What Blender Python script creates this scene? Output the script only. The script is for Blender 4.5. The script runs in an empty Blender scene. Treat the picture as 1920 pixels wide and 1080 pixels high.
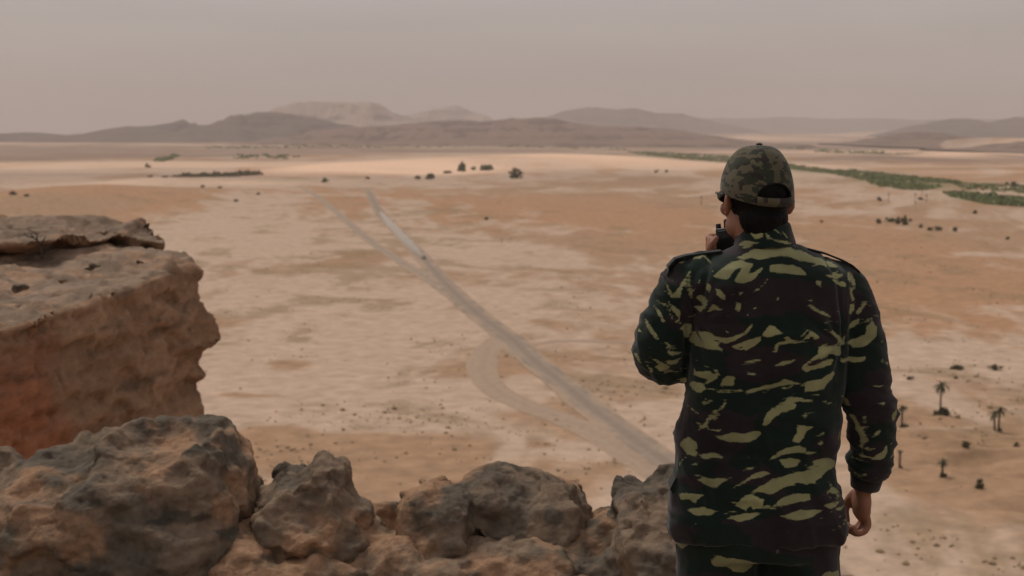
import bpy, math, random
import numpy as np
from mathutils import Vector, Matrix
R = math.radians
random.seed(7); rng = np.random.default_rng(7)
sc = bpy.context.scene
C = sc.collection

# ------------------------------------------------------------------ camera
F = 2667.0            # focal length in pixels of the 1920 wide photograph (50 mm on 36 mm)
CZ = 1.88             # eye height above the ledge
HOR = 245.0           # row of the horizon
PITCH = math.atan((540 - HOR) / F)
H = 62.0              # valley floor lies this far below the ledge camera
cam_d = bpy.data.cameras.new('camera'); cam = bpy.data.objects.new('camera', cam_d); C.objects.link(cam)
cam_d.sensor_width = 36.0; cam_d.lens = 50.0
cam_d.clip_start = 0.05; cam_d.clip_end = 200000
cam.location = (0, 0, CZ); cam.rotation_euler = (R(90) - PITCH, 0, 0)
cam_d.dof.use_dof = True; cam_d.dof.focus_distance = 3.6; cam_d.dof.aperture_fstop = 6.3
sc.camera = cam

# ------------------------------------------------------------------ sky, sun, exposure
SUN_EL, SUN_AZ = R(58), R(-35)      # azimuth from +Y (straight ahead) towards +X
w = bpy.data.worlds.new('World'); sc.world = w; w.use_nodes = True
nt = w.node_tree; nt.nodes.clear()
sky = nt.nodes.new('ShaderNodeTexSky'); sky.sky_type = 'NISHITA'; sky.sun_disc = False
sky.sun_elevation = SUN_EL; sky.sun_rotation = SUN_AZ; sky.dust_density = 6.0; sky.air_density = 1.0; sky.altitude = 900
tc = nt.nodes.new('ShaderNodeTexCoord')
mp = nt.nodes.new('ShaderNodeMapping'); mp.inputs['Scale'].default_value = (1.0, 1.0, 7.0)
cn = nt.nodes.new('ShaderNodeTexNoise'); cn.inputs['Scale'].default_value = 2.2; cn.inputs['Detail'].default_value = 5; cn.inputs['Roughness'].default_value = .55
veil = nt.nodes.new('ShaderNodeValToRGB')
veil.color_ramp.elements[0].position = .3; veil.color_ramp.elements[0].color = (3.0, 2.67, 2.56, 1)
veil.color_ramp.elements[1].position = .75; veil.color_ramp.elements[1].color = (4.35, 3.88, 3.72, 1)
mx = nt.nodes.new('ShaderNodeMix'); mx.data_type = 'RGBA'; mx.inputs[0].default_value = .86
bg = nt.nodes.new('ShaderNodeBackground'); bg.inputs['Strength'].default_value = 0.1
wo = nt.nodes.new('ShaderNodeOutputWorld')
L = nt.links.new
L(tc.outputs['Generated'], mp.inputs['Vector']); L(mp.outputs[0], cn.inputs['Vector']); L(cn.outputs[0], veil.inputs[0])
L(sky.outputs[0], mx.inputs[6]); L(veil.outputs[0], mx.inputs[7]); L(mx.outputs[2], bg.inputs['Color']); L(bg.outputs[0], wo.inputs['Surface'])
sl = bpy.data.lights.new('sun', 'SUN'); sl.energy = 1.3; sl.angle = R(14); sl.color = (1.0, .93, .84)
so = bpy.data.objects.new('sun', sl); C.objects.link(so); so.location = (0, 0, 40)
sd = Vector((math.sin(SUN_AZ) * math.cos(SUN_EL), math.cos(SUN_AZ) * math.cos(SUN_EL), math.sin(SUN_EL)))
so.rotation_euler = (-sd).to_track_quat('-Z', 'Y').to_euler()
vs = sc.view_settings; vs.view_transform = 'Standard'; vs.look = 'None'; vs.gamma = 1.0; vs.exposure = 0.25; vs.use_curve_mapping = False
cy = sc.cycles
cy.use_denoising = True; cy.max_bounces = 5; cy.diffuse_bounces = 3; cy.volume_bounces = 1; cy.transparent_max_bounces = 12
cy.use_adaptive_sampling = True; cy.adaptive_threshold = 0.015

# ------------------------------------------------------------------ helpers
fwd = np.array((0, math.cos(PITCH), -math.sin(PITCH))); upv = np.array((0, math.sin(PITCH), math.cos(PITCH)))
def ray(u, v): return fwd + np.array((1., 0, 0)) * ((u - 960) / F) + upv * ((540 - v) / F)
def P(u, v, Y):                      # point on the vertical plane y = Y
    d = ray(u, v); s = Y / d[1]; return np.array((d[0] * s, Y, CZ + d[2] * s))
def PZ(u, v, z):                     # point on the horizontal plane at height z
    d = ray(u, v); s = (z - CZ) / d[2]; return np.array((d[0] * s, d[1] * s, z))
GZ = CZ - H
def G(u, v): return PZ(u, v, GZ)

def _h(ix, iy, iz, seed):
    n = (ix * 374761393 + iy * 668265263 + iz * 2147483647 + seed * 1274126177) & 0xffffffff
    n = ((n ^ (n >> 13)) * 1274126177) & 0xffffffff
    n = ((n ^ (n >> 15)) * 2246822519) & 0xffffffff
    return ((n ^ (n >> 16)) & 0xffffff).astype(np.float64) / 0xffffff
def vn(p, seed=0):                   # value noise -1..1
    f = np.floor(p); i = f.astype(np.int64); t = p - f; t = t * t * t * (t * (t * 6 - 15) + 10)
    x, y, z = i[:, 0], i[:, 1], i[:, 2]; a, b, c = t[:, 0], t[:, 1], t[:, 2]
    def l(m, n, k): return m + (n - m) * k
    r = l(l(l(_h(x, y, z, seed), _h(x + 1, y, z, seed), a), l(_h(x, y + 1, z, seed), _h(x + 1, y + 1, z, seed), a), b),
          l(l(_h(x, y, z + 1, seed), _h(x + 1, y, z + 1, seed), a), l(_h(x, y + 1, z + 1, seed), _h(x + 1, y + 1, z + 1, seed), a), b), c)
    return r * 2 - 1
def fbm(p, octv=4, seed=0, gain=.5, ridged=False):
    p = np.asarray(p, float); s = np.zeros(len(p)); a = 1.; t = 0.
    for o in range(octv):
        n = vn(p * (2.03 ** o) + 17.3 * o, seed + o)
        s += a * ((1 - 2 * np.abs(n)) if ridged else n); t += a; a *= gain
    return s / t
def fbm2(x, y, octv=4, seed=0, gain=.5, ridged=False):
    return fbm(np.stack([x, y, np.full_like(x, seed * 3.1)], 1), octv, seed, gain, ridged)
def worley(p, seed=0):               # F1, F2 distances and cell value
    i = np.floor(p).astype(np.int64); f1 = np.full(len(p), 9.); f2 = np.full(len(p), 9.); cv = np.zeros(len(p))
    for dx in (-1, 0, 1):
        for dy in (-1, 0, 1):
            for dz in (-1, 0, 1):
                cx, cy_, cz = i[:, 0] + dx, i[:, 1] + dy, i[:, 2] + dz
                q = np.stack([cx + _h(cx, cy_, cz, seed), cy_ + _h(cx, cy_, cz, seed + 1), cz + _h(cx, cy_, cz, seed + 2)], 1)
                d = np.linalg.norm(p - q, axis=1); m = d < f1
                f2 = np.where(m, f1, np.minimum(f2, d)); cv = np.where(m, _h(cx, cy_, cz, seed + 3), cv); f1 = np.where(m, d, f1)
    return f1, f2, cv
def ss(a, b, x):
    t = np.clip((x - a) / (b - a), 0, 1); return t * t * (3 - 2 * t)

# ---- materials
def mat(name, col, rough=.9, spec=.2, bump=0, bscale=20, var=0, vscale=5, col2=None):
    m = bpy.data.materials.new(name); m.use_nodes = True; n = m.node_tree.nodes; l = m.node_tree.links.new
    b = n['Principled BSDF']; b.inputs['Roughness'].default_value = rough; b.inputs['Specular IOR Level'].default_value = spec
    b.inputs['Base Color'].default_value = (*col, 1)
    t = n.new('ShaderNodeTexCoord')
    if col2 is not None or var:
        no = n.new('ShaderNodeTexNoise'); no.inputs['Scale'].default_value = vscale; no.inputs['Detail'].default_value = 6; no.inputs['Roughness'].default_value = .6
        l(t.outputs['Object'], no.inputs['Vector'])
        rp = n.new('ShaderNodeValToRGB'); rp.color_ramp.elements[0].position = .35; rp.color_ramp.elements[1].position = .65
        c2 = col2 or tuple(c * (1 + var) for c in col); c1 = col if col2 else tuple(c * (1 - var) for c in col)
        rp.color_ramp.elements[0].color = (*c1, 1); rp.color_ramp.elements[1].color = (*c2, 1)
        l(no.outputs[0], rp.inputs[0]); l(rp.outputs[0], b.inputs['Base Color'])
    if bump:
        bn = n.new('ShaderNodeTexNoise'); bn.inputs['Scale'].default_value = bscale; bn.inputs['Detail'].default_value = 6
        l(t.outputs['Object'], bn.inputs['Vector'])
        bu = n.new('ShaderNodeBump'); bu.inputs['Strength'].default_value = bump; bu.inputs['Distance'].default_value = .4 / bscale
        l(bn.outputs[0], bu.inputs['Height']); l(bu.outputs[0], b.inputs['Normal'])
    return m

def attr_mat(name, attr='tone', fine=.14, fscale=.35, rough=.95, bump=0, bscale=3., stretch=None):
    """base colour from a per-vertex pigment attribute, broken up by fine noise"""
    m = bpy.data.materials.new(name); m.use_nodes = True; n = m.node_tree.nodes; l = m.node_tree.links.new
    b = n['Principled BSDF']; b.inputs['Roughness'].default_value = rough; b.inputs['Specular IOR Level'].default_value = .1
    a = n.new('ShaderNodeAttribute'); a.attribute_name = attr
    g = n.new('ShaderNodeNewGeometry'); pos = g.outputs['Position']
    if stretch: mp_ = n.new('ShaderNodeMapping'); mp_.inputs['Scale'].default_value = stretch; l(pos, mp_.inputs[0]); pos = mp_.outputs[0]
    no = n.new('ShaderNodeTexNoise'); no.inputs['Scale'].default_value = fscale; no.inputs['Detail'].default_value = 8; no.inputs['Roughness'].default_value = .65
    l(pos, no.inputs['Vector'])
    mr = n.new('ShaderNodeMapRange'); mr.inputs[1].default_value = .3; mr.inputs[2].default_value = .7; mr.inputs[3].default_value = 1 - fine; mr.inputs[4].default_value = 1 + fine
    l(no.outputs[0], mr.inputs[0])
    vm = n.new('ShaderNodeVectorMath'); vm.operation = 'SCALE'
    l(a.outputs['Color'], vm.inputs[0]); l(mr.outputs[0], vm.inputs['Scale']); l(vm.outputs[0], b.inputs['Base Color'])
    if bump:
        bn = n.new('ShaderNodeTexNoise'); bn.inputs['Scale'].default_value = bscale; bn.inputs['Detail'].default_value = 9; bn.inputs['Roughness'].default_value = .62
        l(pos, bn.inputs['Vector'])
        bu = n.new('ShaderNodeBump'); bu.inputs['Strength'].default_value = bump; bu.inputs['Distance'].default_value = .35 / bscale
        l(bn.outputs[0], bu.inputs['Height']); l(bu.outputs[0], b.inputs['Normal'])
    return m

# ---- meshes
def mesh_obj(name, v, f, m=None, parent=None, loc=None, smooth=True):
    """one linked mesh object; loc is its base point in the world, v are world coordinates"""
    v = np.asarray(v, float)
    if loc is None: loc = (0, 0, 0)
    me = bpy.data.meshes.new(name)
    me.from_pydata((v - np.asarray(loc, float)).tolist(), [], f if isinstance(f, list) else f.tolist()); me.update()
    if smooth: me.polygons.foreach_set('use_smooth', [True] * len(me.polygons))
    if m is not None: me.materials.append(m)
    o = bpy.data.objects.new(name, me); C.objects.link(o); o.location = loc
    if parent is not None: setpar(o, parent)
    return o
def setpar(o, parent):
    o.parent = parent
    p = parent; off = Vector((0, 0, 0))
    while p is not None: off += Vector(p.location); p = p.parent
    o.location = Vector(o.location) - off
def empty(name, loc):
    o = bpy.data.objects.new(name, None); C.objects.link(o); o.location = loc; o.empty_display_size = .2; return o
def tag(o, label=None, cat=None, group=None, kind=None):
    if label: o['label'] = label
    if cat: o['category'] = cat
    if group: o['group'] = group
    if kind: o['kind'] = kind
    return o
def set_col(o, col, name='tone'):
    a = o.data.attributes.new(name, 'FLOAT_COLOR', 'POINT')
    c = np.ones((len(o.data.vertices), 4), np.float32); c[:, :3] = col; a.data.foreach_set('color', c.ravel())
def set_float(o, val, name):
    a = o.data.attributes.new(name, 'FLOAT', 'POINT'); a.data.foreach_set('value', np.asarray(val, np.float32))
def co(o):
    a = np.empty(len(o.data.vertices) * 3, np.float32); o.data.vertices.foreach_get('co', a); return a.reshape(-1, 3).astype(float)
def nrm(o):
    a = np.empty(len(o.data.vertices) * 3, np.float32); o.data.vertex_normals.foreach_get('vector', a); return a.reshape(-1, 3).astype(float)
def set_co(o, p):
    o.data.vertices.foreach_set('co', np.asarray(p, np.float32).ravel()); o.data.update()
def grid_faces(nr, nc, wrap=False):
    r = np.arange(nr - 1)[:, None]; c = np.arange(nc if wrap else nc - 1)[None, :]; c2 = (c + 1) % nc
    return np.stack([r * nc + c + 0 * r, r * nc + c2 + 0 * r, (r + 1) * nc + c2, (r + 1) * nc + c], -1).reshape(-1, 4)
class Soup:
    def __init__(s): s.v = []; s.f = []
    def add(s, v, f):
        k = len(s.v); s.v += [tuple(map(float, q)) for q in v]; s.f += [tuple(int(i) + k for i in q) for q in f]; return s
    def ell(s, c, r, rot=None, nu=20, nv=12):
        v = [(0, 0, 1)]
        for j in range(1, nv):
            t = math.pi * j / nv
            for i in range(nu): a = 2 * math.pi * i / nu; v.append((math.sin(t) * math.cos(a), math.sin(t) * math.sin(a), math.cos(t)))
        v.append((0, 0, -1)); f = [(0, 1 + i, 1 + (i + 1) % nu) for i in range(nu)]
        for j in range(nv - 2):
            for i in range(nu): a = 1 + j * nu; f.append((a + i, a + nu + i, a + nu + (i + 1) % nu, a + (i + 1) % nu))
        a = 1 + (nv - 2) * nu; f += [(a + i, len(v) - 1, a + (i + 1) % nu) for i in range(nu)]
        v = np.array(v) * np.array(r)
        if rot is not None: v = v @ np.array(rot).T
        return s.add(v + np.array(c), f)
    def loft(s, rings):              # closed rings, same count, capped
        n = len(rings[0]); v = [q for r in rings for q in r]
        f = [tuple(q) for q in grid_faces(len(rings), n, True)]
        f.append(tuple(reversed(range(n)))); f.append(tuple(range((len(rings) - 1) * n, len(rings) * n)))
        return s.add(v, f)
    def tube(s, pts, rad, n=14, flat=None, sub=1, round_ends=False):
        pts = np.array(pts, float); rad = np.array(rad, float)
        if sub > 1:                  # Catmull-Rom
            q = []; rr = []; ex = np.vstack([2 * pts[0] - pts[1], pts, 2 * pts[-1] - pts[-2]])
            for i in range(len(pts) - 1):
                for k in range(sub):
                    t = k / sub; a, b, c, d = ex[i:i + 4]
                    q.append(.5 * ((2 * b) + (c - a) * t + (2 * a - 5 * b + 4 * c - d) * t * t + (3 * b - a - 3 * c + d) * t ** 3))
                    rr.append(rad[i] + (rad[i + 1] - rad[i]) * t)
            q.append(pts[-1]); rr.append(rad[-1]); pts = np.array(q); rad = np.array(rr)
        if round_ends:
            t0 = pts[0] - pts[1]; t0 /= np.linalg.norm(t0); t1 = pts[-1] - pts[-2]; t1 /= np.linalg.norm(t1)
            pts = np.vstack([pts[0] + t0 * rad[0] * .8, pts[0] + t0 * rad[0] * .5, pts, pts[-1] + t1 * rad[-1] * .5, pts[-1] + t1 * rad[-1] * .8])
            rad = np.concatenate([[rad[0] * .45, rad[0] * .84], rad, [rad[-1] * .84, rad[-1] * .45]])
        tg = np.gradient(pts, axis=0); tg /= np.linalg.norm(tg, axis=1)[:, None] + 1e-12
        ref = np.array((0, 1., 0)) if abs(tg[0][1]) < .8 else np.array((1., 0, 0)); rings = []
        for p, t, r in zip(pts, tg, rad):
            x = ref - t * (ref @ t); x /= np.linalg.norm(x); y = np.cross(t, x); ref = x
            rings.append([p + r * (math.cos(a) * x * (flat or 1) + math.sin(a) * y) for a in np.linspace(0, 2 * math.pi, n, endpoint=False)])
        return s.loft(rings)
    def box(s, c, size, rot=None):
        v = np.array([(x, y, z) for x in (-.5, .5) for y in (-.5, .5) for z in (-.5, .5)]) * np.array(size)
        if rot is not None: v = v @ np.array(rot).T
        return s.add(v + np.array(c), [(0, 1, 3, 2), (4, 6, 7, 5), (0, 4, 5, 1), (2, 3, 7, 6), (0, 2, 6, 4), (1, 5, 7, 3)])
    def obj(s, name, m=None, parent=None, loc=None, smooth=True): return mesh_obj(name, s.v, s.f, m, parent, loc, smooth)
def bake(o):
    """apply the object's modifiers to its mesh"""
    dg = bpy.context.evaluated_depsgraph_get(); dg.update()
    me = bpy.data.meshes.new_from_object(o.evaluated_get(dg)); mats = list(o.data.materials); old = o.data
    o.modifiers.clear(); o.data = me; me.name = old.name
    bpy.data.meshes.remove(old)
    me.materials.clear()
    for m in mats: me.materials.append(m)
    me.polygons.foreach_set('use_smooth', [True] * len(me.polygons)); return o
def remesh(o, vox):
    m = o.modifiers.new('remesh', 'REMESH'); m.mode = 'VOXEL'; m.voxel_size = vox; return bake(o)
def relax(o, it=4, k=.5):
    p = co(o); ne = len(o.data.edges); e = np.empty(ne * 2, np.int32); o.data.edges.foreach_get('vertices', e); e = e.reshape(-1, 2)
    deg = np.bincount(e.ravel(), minlength=len(p))[:, None]
    for _ in range(it):
        s = np.zeros_like(p)
        for ax in range(3):
            s[:, ax] = np.bincount(e[:, 0], p[e[:, 1], ax], len(p)) + np.bincount(e[:, 1], p[e[:, 0], ax], len(p))
        p += k * (s / np.maximum(deg, 1) - p)
    set_co(o, p); return o
def chips(p, n, count, r0, r1, seed, depth=.16):
    '''knock flat fracture faces off a surface'''
    r = np.random.default_rng(seed); idx = r.integers(len(p), size=count)
    for i in idx:
        q = p[i]; nn = n[i] + r.normal(size=3) * .38; nn /= np.linalg.norm(nn); rad = r0 + (r1 - r0) * r.random() ** 2
        k = np.where((np.abs(p[:, 0] - q[0]) < rad) & (np.abs(p[:, 1] - q[1]) < rad))[0]; ds = np.linalg.norm((p[k] - q) * np.array((1, 1, 1.3)), axis=1) / rad; k = k[ds < 1]; ds = ds[ds < 1]
        dp = rad * depth * r.uniform(.4, 1.2); c = np.clip((p[k] - q) @ nn + dp, 0, dp * 2.); p[k] -= nn * (c * (1 - ds ** 6) * ss(.1, .5, n[k] @ nn))[:, None]
    return p
def bevel_mod(o, wdt, seg=2):
    b = o.modifiers.new('bevel', 'BEVEL'); b.width = wdt; b.segments = seg; b.limit_method = 'ANGLE'; return bake(o)
def rotz(a): return np.array(((math.cos(a), -math.sin(a), 0), (math.sin(a), math.cos(a), 0), (0, 0, 1)))
def roty(a): return np.array(((math.cos(a), 0, math.sin(a)), (0, 1, 0), (-math.sin(a), 0, math.cos(a))))
def rotx(a): return np.array(((1, 0, 0), (0, math.cos(a), -math.sin(a)), (0, math.sin(a), math.cos(a))))

# ================================================================== THE SETTING
PALE = np.array((.54, .395, .29)); TAN = np.array((.40, .255, .155)); ORANGE = np.array((.44, .255, .145)); BROWN = np.array((.30, .205, .115))
SUNLIT_PALE = np.array((.90, .62, .43)); OLIVE = np.array((.17, .19, .085)); DUST = np.array((.37, .265, .205))

def wpatch(u, v, ru, rv):            # an ellipse on the valley floor: centre and half axes in metres
    c = G(u, v); ds = c[1]; return c[0], c[1], ru * ds / F, max(ds * ds * rv / (F * H), 1.)
def blob(x, y, u, v, ru, rv, ang=0.):
    cx, cyy, ax, ay = wpatch(u, v, ru, rv); dx = (x - cx); dy = (y - cyy); dx = dx - ang * dy
    return np.exp(-((dx / ax) ** 2 + (dy / ay) ** 2))
# dunes and swells: (u, v, ru, rv, height in metres)
SWELL = [(170, 372, 190, 14, 11), (40, 395, 130, 14, 9), (280, 345, 90, 10, 6), (640, 318, 110, 9, 8), (860, 305, 190, 9, 9), (1040, 297, 150, 7, 9), (1180, 305, 110, 7, 5),
         (980, 330, 120, 6, 3), (1870, 278, 55, 6, 45), (1790, 296, 60, 5, 12), (1640, 300, 130, 5, 8), (1350, 255, 120, 2.2, 40), (1560, 250, 160, 2.0, 50), (1740, 256, 70, 3, 70)]
def ground_h(x, y):
    z = np.zeros_like(x); r = np.hypot(x, y)
    z += fbm2(x / 90, y / 160, 4, 3) * .9 * ss(150, 500, r)
    z += fbm2(x / 420, y / 700, 3, 5) * 3.0 * ss(500, 1600, r)
    z += fbm2(x / 2300, y / 2600, 3, 6) * 16.0 * ss(2500, 7000, r)
    for u, v, ru, rv, h in SWELL: z += h * blob(x, y, u, v, ru, rv)
    # wind ripples and gullies in the lower right
    m = blob(x, y, 1850, 870, 140, 110); z += m * 2.4 * fbm2(x / 22, y / 9, 4, 9, ridged=True)
    # talus running up to the cliff foot
    z += 22 * ss(120, 20, r)
    return z
def valley():
    va = np.concatenate([np.arange(1500, 1000, -4.), np.arange(1000, 330, -1.5), np.arange(330, 262, -.55)])
    rad = np.concatenate([[12, 30, 60, 90, 115], H * F / (va - HOR), np.geomspace(H * F / 16., 42000, 26)])
    front = np.arange(-25, 25.01, .095); back = np.linspace(25, 335, 64)[1:-1]
    ang = np.radians(np.concatenate([front, back])); nc = len(ang)
    rr, aa = np.meshgrid(rad, ang, indexing='ij'); x = (rr * np.sin(aa)).ravel(); y = (rr * np.cos(aa)).ravel()
    z = ground_h(x, y); r = np.hypot(x, y)
    f = grid_faces(len(rad), nc, True)[:, ::-1]
    o = mesh_obj('valley_ground', np.stack([x, y, GZ + z], 1), f, None, None, None)
    # pigment of the ground, plus painted-in sunlit patches on the dunes
    wx = x + 14 * fbm2(x / 45, y / 60, 3, 21); wy = y + 30 * fbm2(x / 45, y / 60, 3, 22)
    far = ss(900, 2600, r)
    sx = 1 + 2.5 * far
    n1 = fbm2(wx / (38 * sx), wy / (70 * sx * 1.6), 5, 31, .55); n2 = fbm2(wx / (16 * sx), wy / (30 * sx), 4, 32, .6); n3 = fbm2(wx / 150, wy / 500, 4, 33)
    bias = np.zeros_like(x)
    for u, v, ru, rv, b in [(650, 750, 260, 45, .55), (480, 640, 150, 40, .35), (560, 560, 260, 45, .25), (1080, 560, 150, 35, .3), (820, 590, 160, 35, .35), (1040, 745, 80, 25, .25), (1050, 830, 120, 18, .5),
                            (430, 480, 140, 30, .3), (560, 420, 160, 25, .2), (1740, 660, 140, 30, .55), (1700, 800, 60, 22, .6), (1840, 480, 120, 8, .5), (1560, 395, 80, 6, .5), (200, 320, 200, 10, .45), (60, 345, 100, 8, .4), (930, 470, 90, 25, .3),
                            (1130, 400, 260, 40, -.42), (1230, 470, 160, 40, -.35), (580, 675, 70, 10, -.7), (470, 735, 110, 9, -.8), (700, 845, 330, 22, -.8), (900, 880, 300, 30, -.7), (560, 880, 260, 35, -.8), (1010, 822, 50, 7, -.6),
                            (1780, 560, 200, 40, -.45), (1600, 500, 200, 40, -.5), (1840, 870, 190, 120, -1.0), (1850, 740, 90, 40, -.45), (120, 380, 190, 20, -.9), (420, 400, 140, 30, .4), (300, 440, 200, 30, .3), (1680, 450, 160, 18, -.55), (1000, 370, 240, 18, -.4), (900, 690, 40, 30, -.2)]:
        bias += b * blob(wx, wy, u, v, ru, rv)
    pal = ss(-.20, .17, .62 * n1 + .5 * n2 + .28 * n3 + bias + .02)
    ora = ss(-.25, .45, fbm2(wx / 120, wy / 260, 4, 41) + .6 * (blob(x, y, 1150, 410, 280, 60) + blob(x, y, 120, 378, 170, 20) + blob(x, y, 1780, 560, 250, 160)) - .1)
    base = TAN + (ORANGE - TAN) * ora[:, None]
    col = base + (PALE - base) * pal[:, None]
    # dark gravelly streaks and scrub soil
    scm = ss(.06, .42, fbm2(wx / 22, wy / 26, 5, 51, .62) + .35 * (blob(x, y, 640, 500, 130, 60) + blob(x, y, 1120, 700, 120, 60, .2) + blob(x, y, 1850, 720, 120, 60) + blob(x, y, 820, 400, 110, 30) - .25))
    col = col + (BROWN - col) * (.62 * scm * (1 - .6 * far))[:, None]
    # broad far bands: dark gravel plains and pale sand sheets
    fb = fbm2(x / 1300, y / 620, 4, 61) ; fm = ss(1500, 2600, r)
    col = col + (np.array((.27, .19, .145)) - col) * (fm * .65 * ss(.0, .3, fb))[:, None]
    col = col + (SUNLIT_PALE - col) * (fm * .5 * ss(.05, .35, -fb))[:, None]
    br = np.zeros_like(x)  # sun through a cloud gap painted into the dune colour, with pale sand spurs
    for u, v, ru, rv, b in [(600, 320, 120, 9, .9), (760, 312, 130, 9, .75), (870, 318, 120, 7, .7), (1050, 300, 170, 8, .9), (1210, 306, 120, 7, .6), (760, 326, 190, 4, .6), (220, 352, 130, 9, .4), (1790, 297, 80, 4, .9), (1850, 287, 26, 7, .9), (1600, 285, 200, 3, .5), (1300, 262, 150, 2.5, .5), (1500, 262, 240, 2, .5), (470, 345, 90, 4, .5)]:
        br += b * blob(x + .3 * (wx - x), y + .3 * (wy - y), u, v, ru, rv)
    col = col + (SUNLIT_PALE - col) * np.clip(br, 0, 1)[:, None]
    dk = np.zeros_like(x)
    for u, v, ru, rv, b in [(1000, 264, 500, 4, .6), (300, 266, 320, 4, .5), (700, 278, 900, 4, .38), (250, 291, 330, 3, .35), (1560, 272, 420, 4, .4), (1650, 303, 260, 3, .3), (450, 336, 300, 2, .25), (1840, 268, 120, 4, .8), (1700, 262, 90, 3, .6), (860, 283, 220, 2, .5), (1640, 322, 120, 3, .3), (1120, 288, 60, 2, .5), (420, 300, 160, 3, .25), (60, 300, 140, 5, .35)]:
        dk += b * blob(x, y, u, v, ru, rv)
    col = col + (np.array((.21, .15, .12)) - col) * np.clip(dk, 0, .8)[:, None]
    gr = .8 * blob(x, y, 1260, 294, 90, 4) + .7 * blob(x, y, 1560, 322, 110, 5) + .8 * blob(x, y, 1700, 345, 80, 9) + .8 * blob(x, y, 1870, 377, 80, 6) + .35 * blob(x, y, 1840, 350, 90, 9) + .35 * blob(x, y, 530, 341, 60, 3) + .3 * blob(x, y, 900, 273, 400, .9)
    col = col + (OLIVE - col) * np.clip(gr * (.6 + .5 * n2), 0, .85)[:, None]
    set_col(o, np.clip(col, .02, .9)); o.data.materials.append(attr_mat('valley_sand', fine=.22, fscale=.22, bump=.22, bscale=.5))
    tag(o, kind='structure'); return o
valley()

# ---- vehicle tracks worn into the valley floor
def track(name, px, width, z_off, tone, edge, soft=0.):
    pts = np.array([G(u, v)[:2] for u, v in px]); q = []
    ex = np.vstack([2 * pts[0] - pts[1], pts, 2 * pts[-1] - pts[-2]])
    for i in range(len(pts) - 1):
        for k in range(24):
            t = k / 24; a, b, c, d = ex[i:i + 4]
            q.append(.5 * (2 * b + (c - a) * t + (2 * a - 5 * b + 4 * c - d) * t * t + (3 * b - a - 3 * c + d) * t ** 3))
    q = np.array(q); tg = np.gradient(q, axis=0); tg /= np.linalg.norm(tg, axis=1)[:, None]; nn = np.stack([tg[:, 1], -tg[:, 0]], 1)
    cols = np.linspace(-1, 1, 13); wv = width * (1 + .14 * fbm2(q[:, 0] / 25, q[:, 1] / 25, 3, 71)) / 2
    v = q[:, None, :] + nn[:, None, :] * (cols[None, :, None] * wv[:, None, None]); v = v.reshape(-1, 2)
    z = GZ + ground_h(v[:, 0], v[:, 1]) + z_off + .02 * (1 - np.tile(np.abs(cols), len(q)))
    z += np.tile(.12 * (np.abs(cols) < .99), len(q))
    o = mesh_obj(name, np.column_stack([v, z]), grid_faces(len(q), len(cols))[:, ::-1])
    c = np.tile(np.abs(cols), len(q)); wear = fbm2(v[:, 0] / 4, v[:, 1] / 8, 5, 72, .6)
    rut = np.exp(-((c - .42) / .14) ** 2)
    col = np.array(tone) * (1 + (.10 * wear + .22 * rut))[:, None]
    tt_ = np.repeat(np.linspace(0, 1, len(q)), len(cols)); em = ss(.4, 1.0, c + .8 * wear); em = np.maximum(em, ss(.14, .0, tt_ + .05 * wear)); em = em + (1 - em) * soft
    col = col + (np.array(edge) - col) * em[:, None]
    set_col(o, np.clip(col, .02, .9)); o.data.materials.append(attr_mat(name + '_gravel', fine=.12, fscale=.5, bump=.4, bscale=1.5))
    tag(o, kind='structure'); return o
ROADC = (.30, .235, .183); SHO = (.43, .315, .225)
MAIN = [(640, 351), (684, 353), (697, 372), (716, 405), (752, 440), (790, 482), (838, 536), (895, 588), (955, 632), (1008, 682), (1062, 726), (1122, 776), (1190, 826), (1262, 876), (1400, 975), (1560, 1090)]
track('dirt_road', MAIN, 8.5, .10, ROADC, SHO)
track('side_track', [(560, 350), (592, 368), (625, 393), (680, 440), (745, 487), (800, 522), (846, 552), (890, 588), (940, 630), (985, 672)], 6.5, .06, (.35, .272, .21), SHO)
track('loop_track', [(948, 628), (915, 655), (903, 690), (925, 727), (985, 760), (1055, 785), (1120, 815), (1190, 858), (1260, 902), (1340, 960)], 8, .05, (.35, .272, .21), SHO, .62)
track('cross_track', [(985, 648), (1040, 640), (1110, 640), (1190, 644), (1290, 652)], 4, .04, (.38, .28, .215), SHO)

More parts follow.
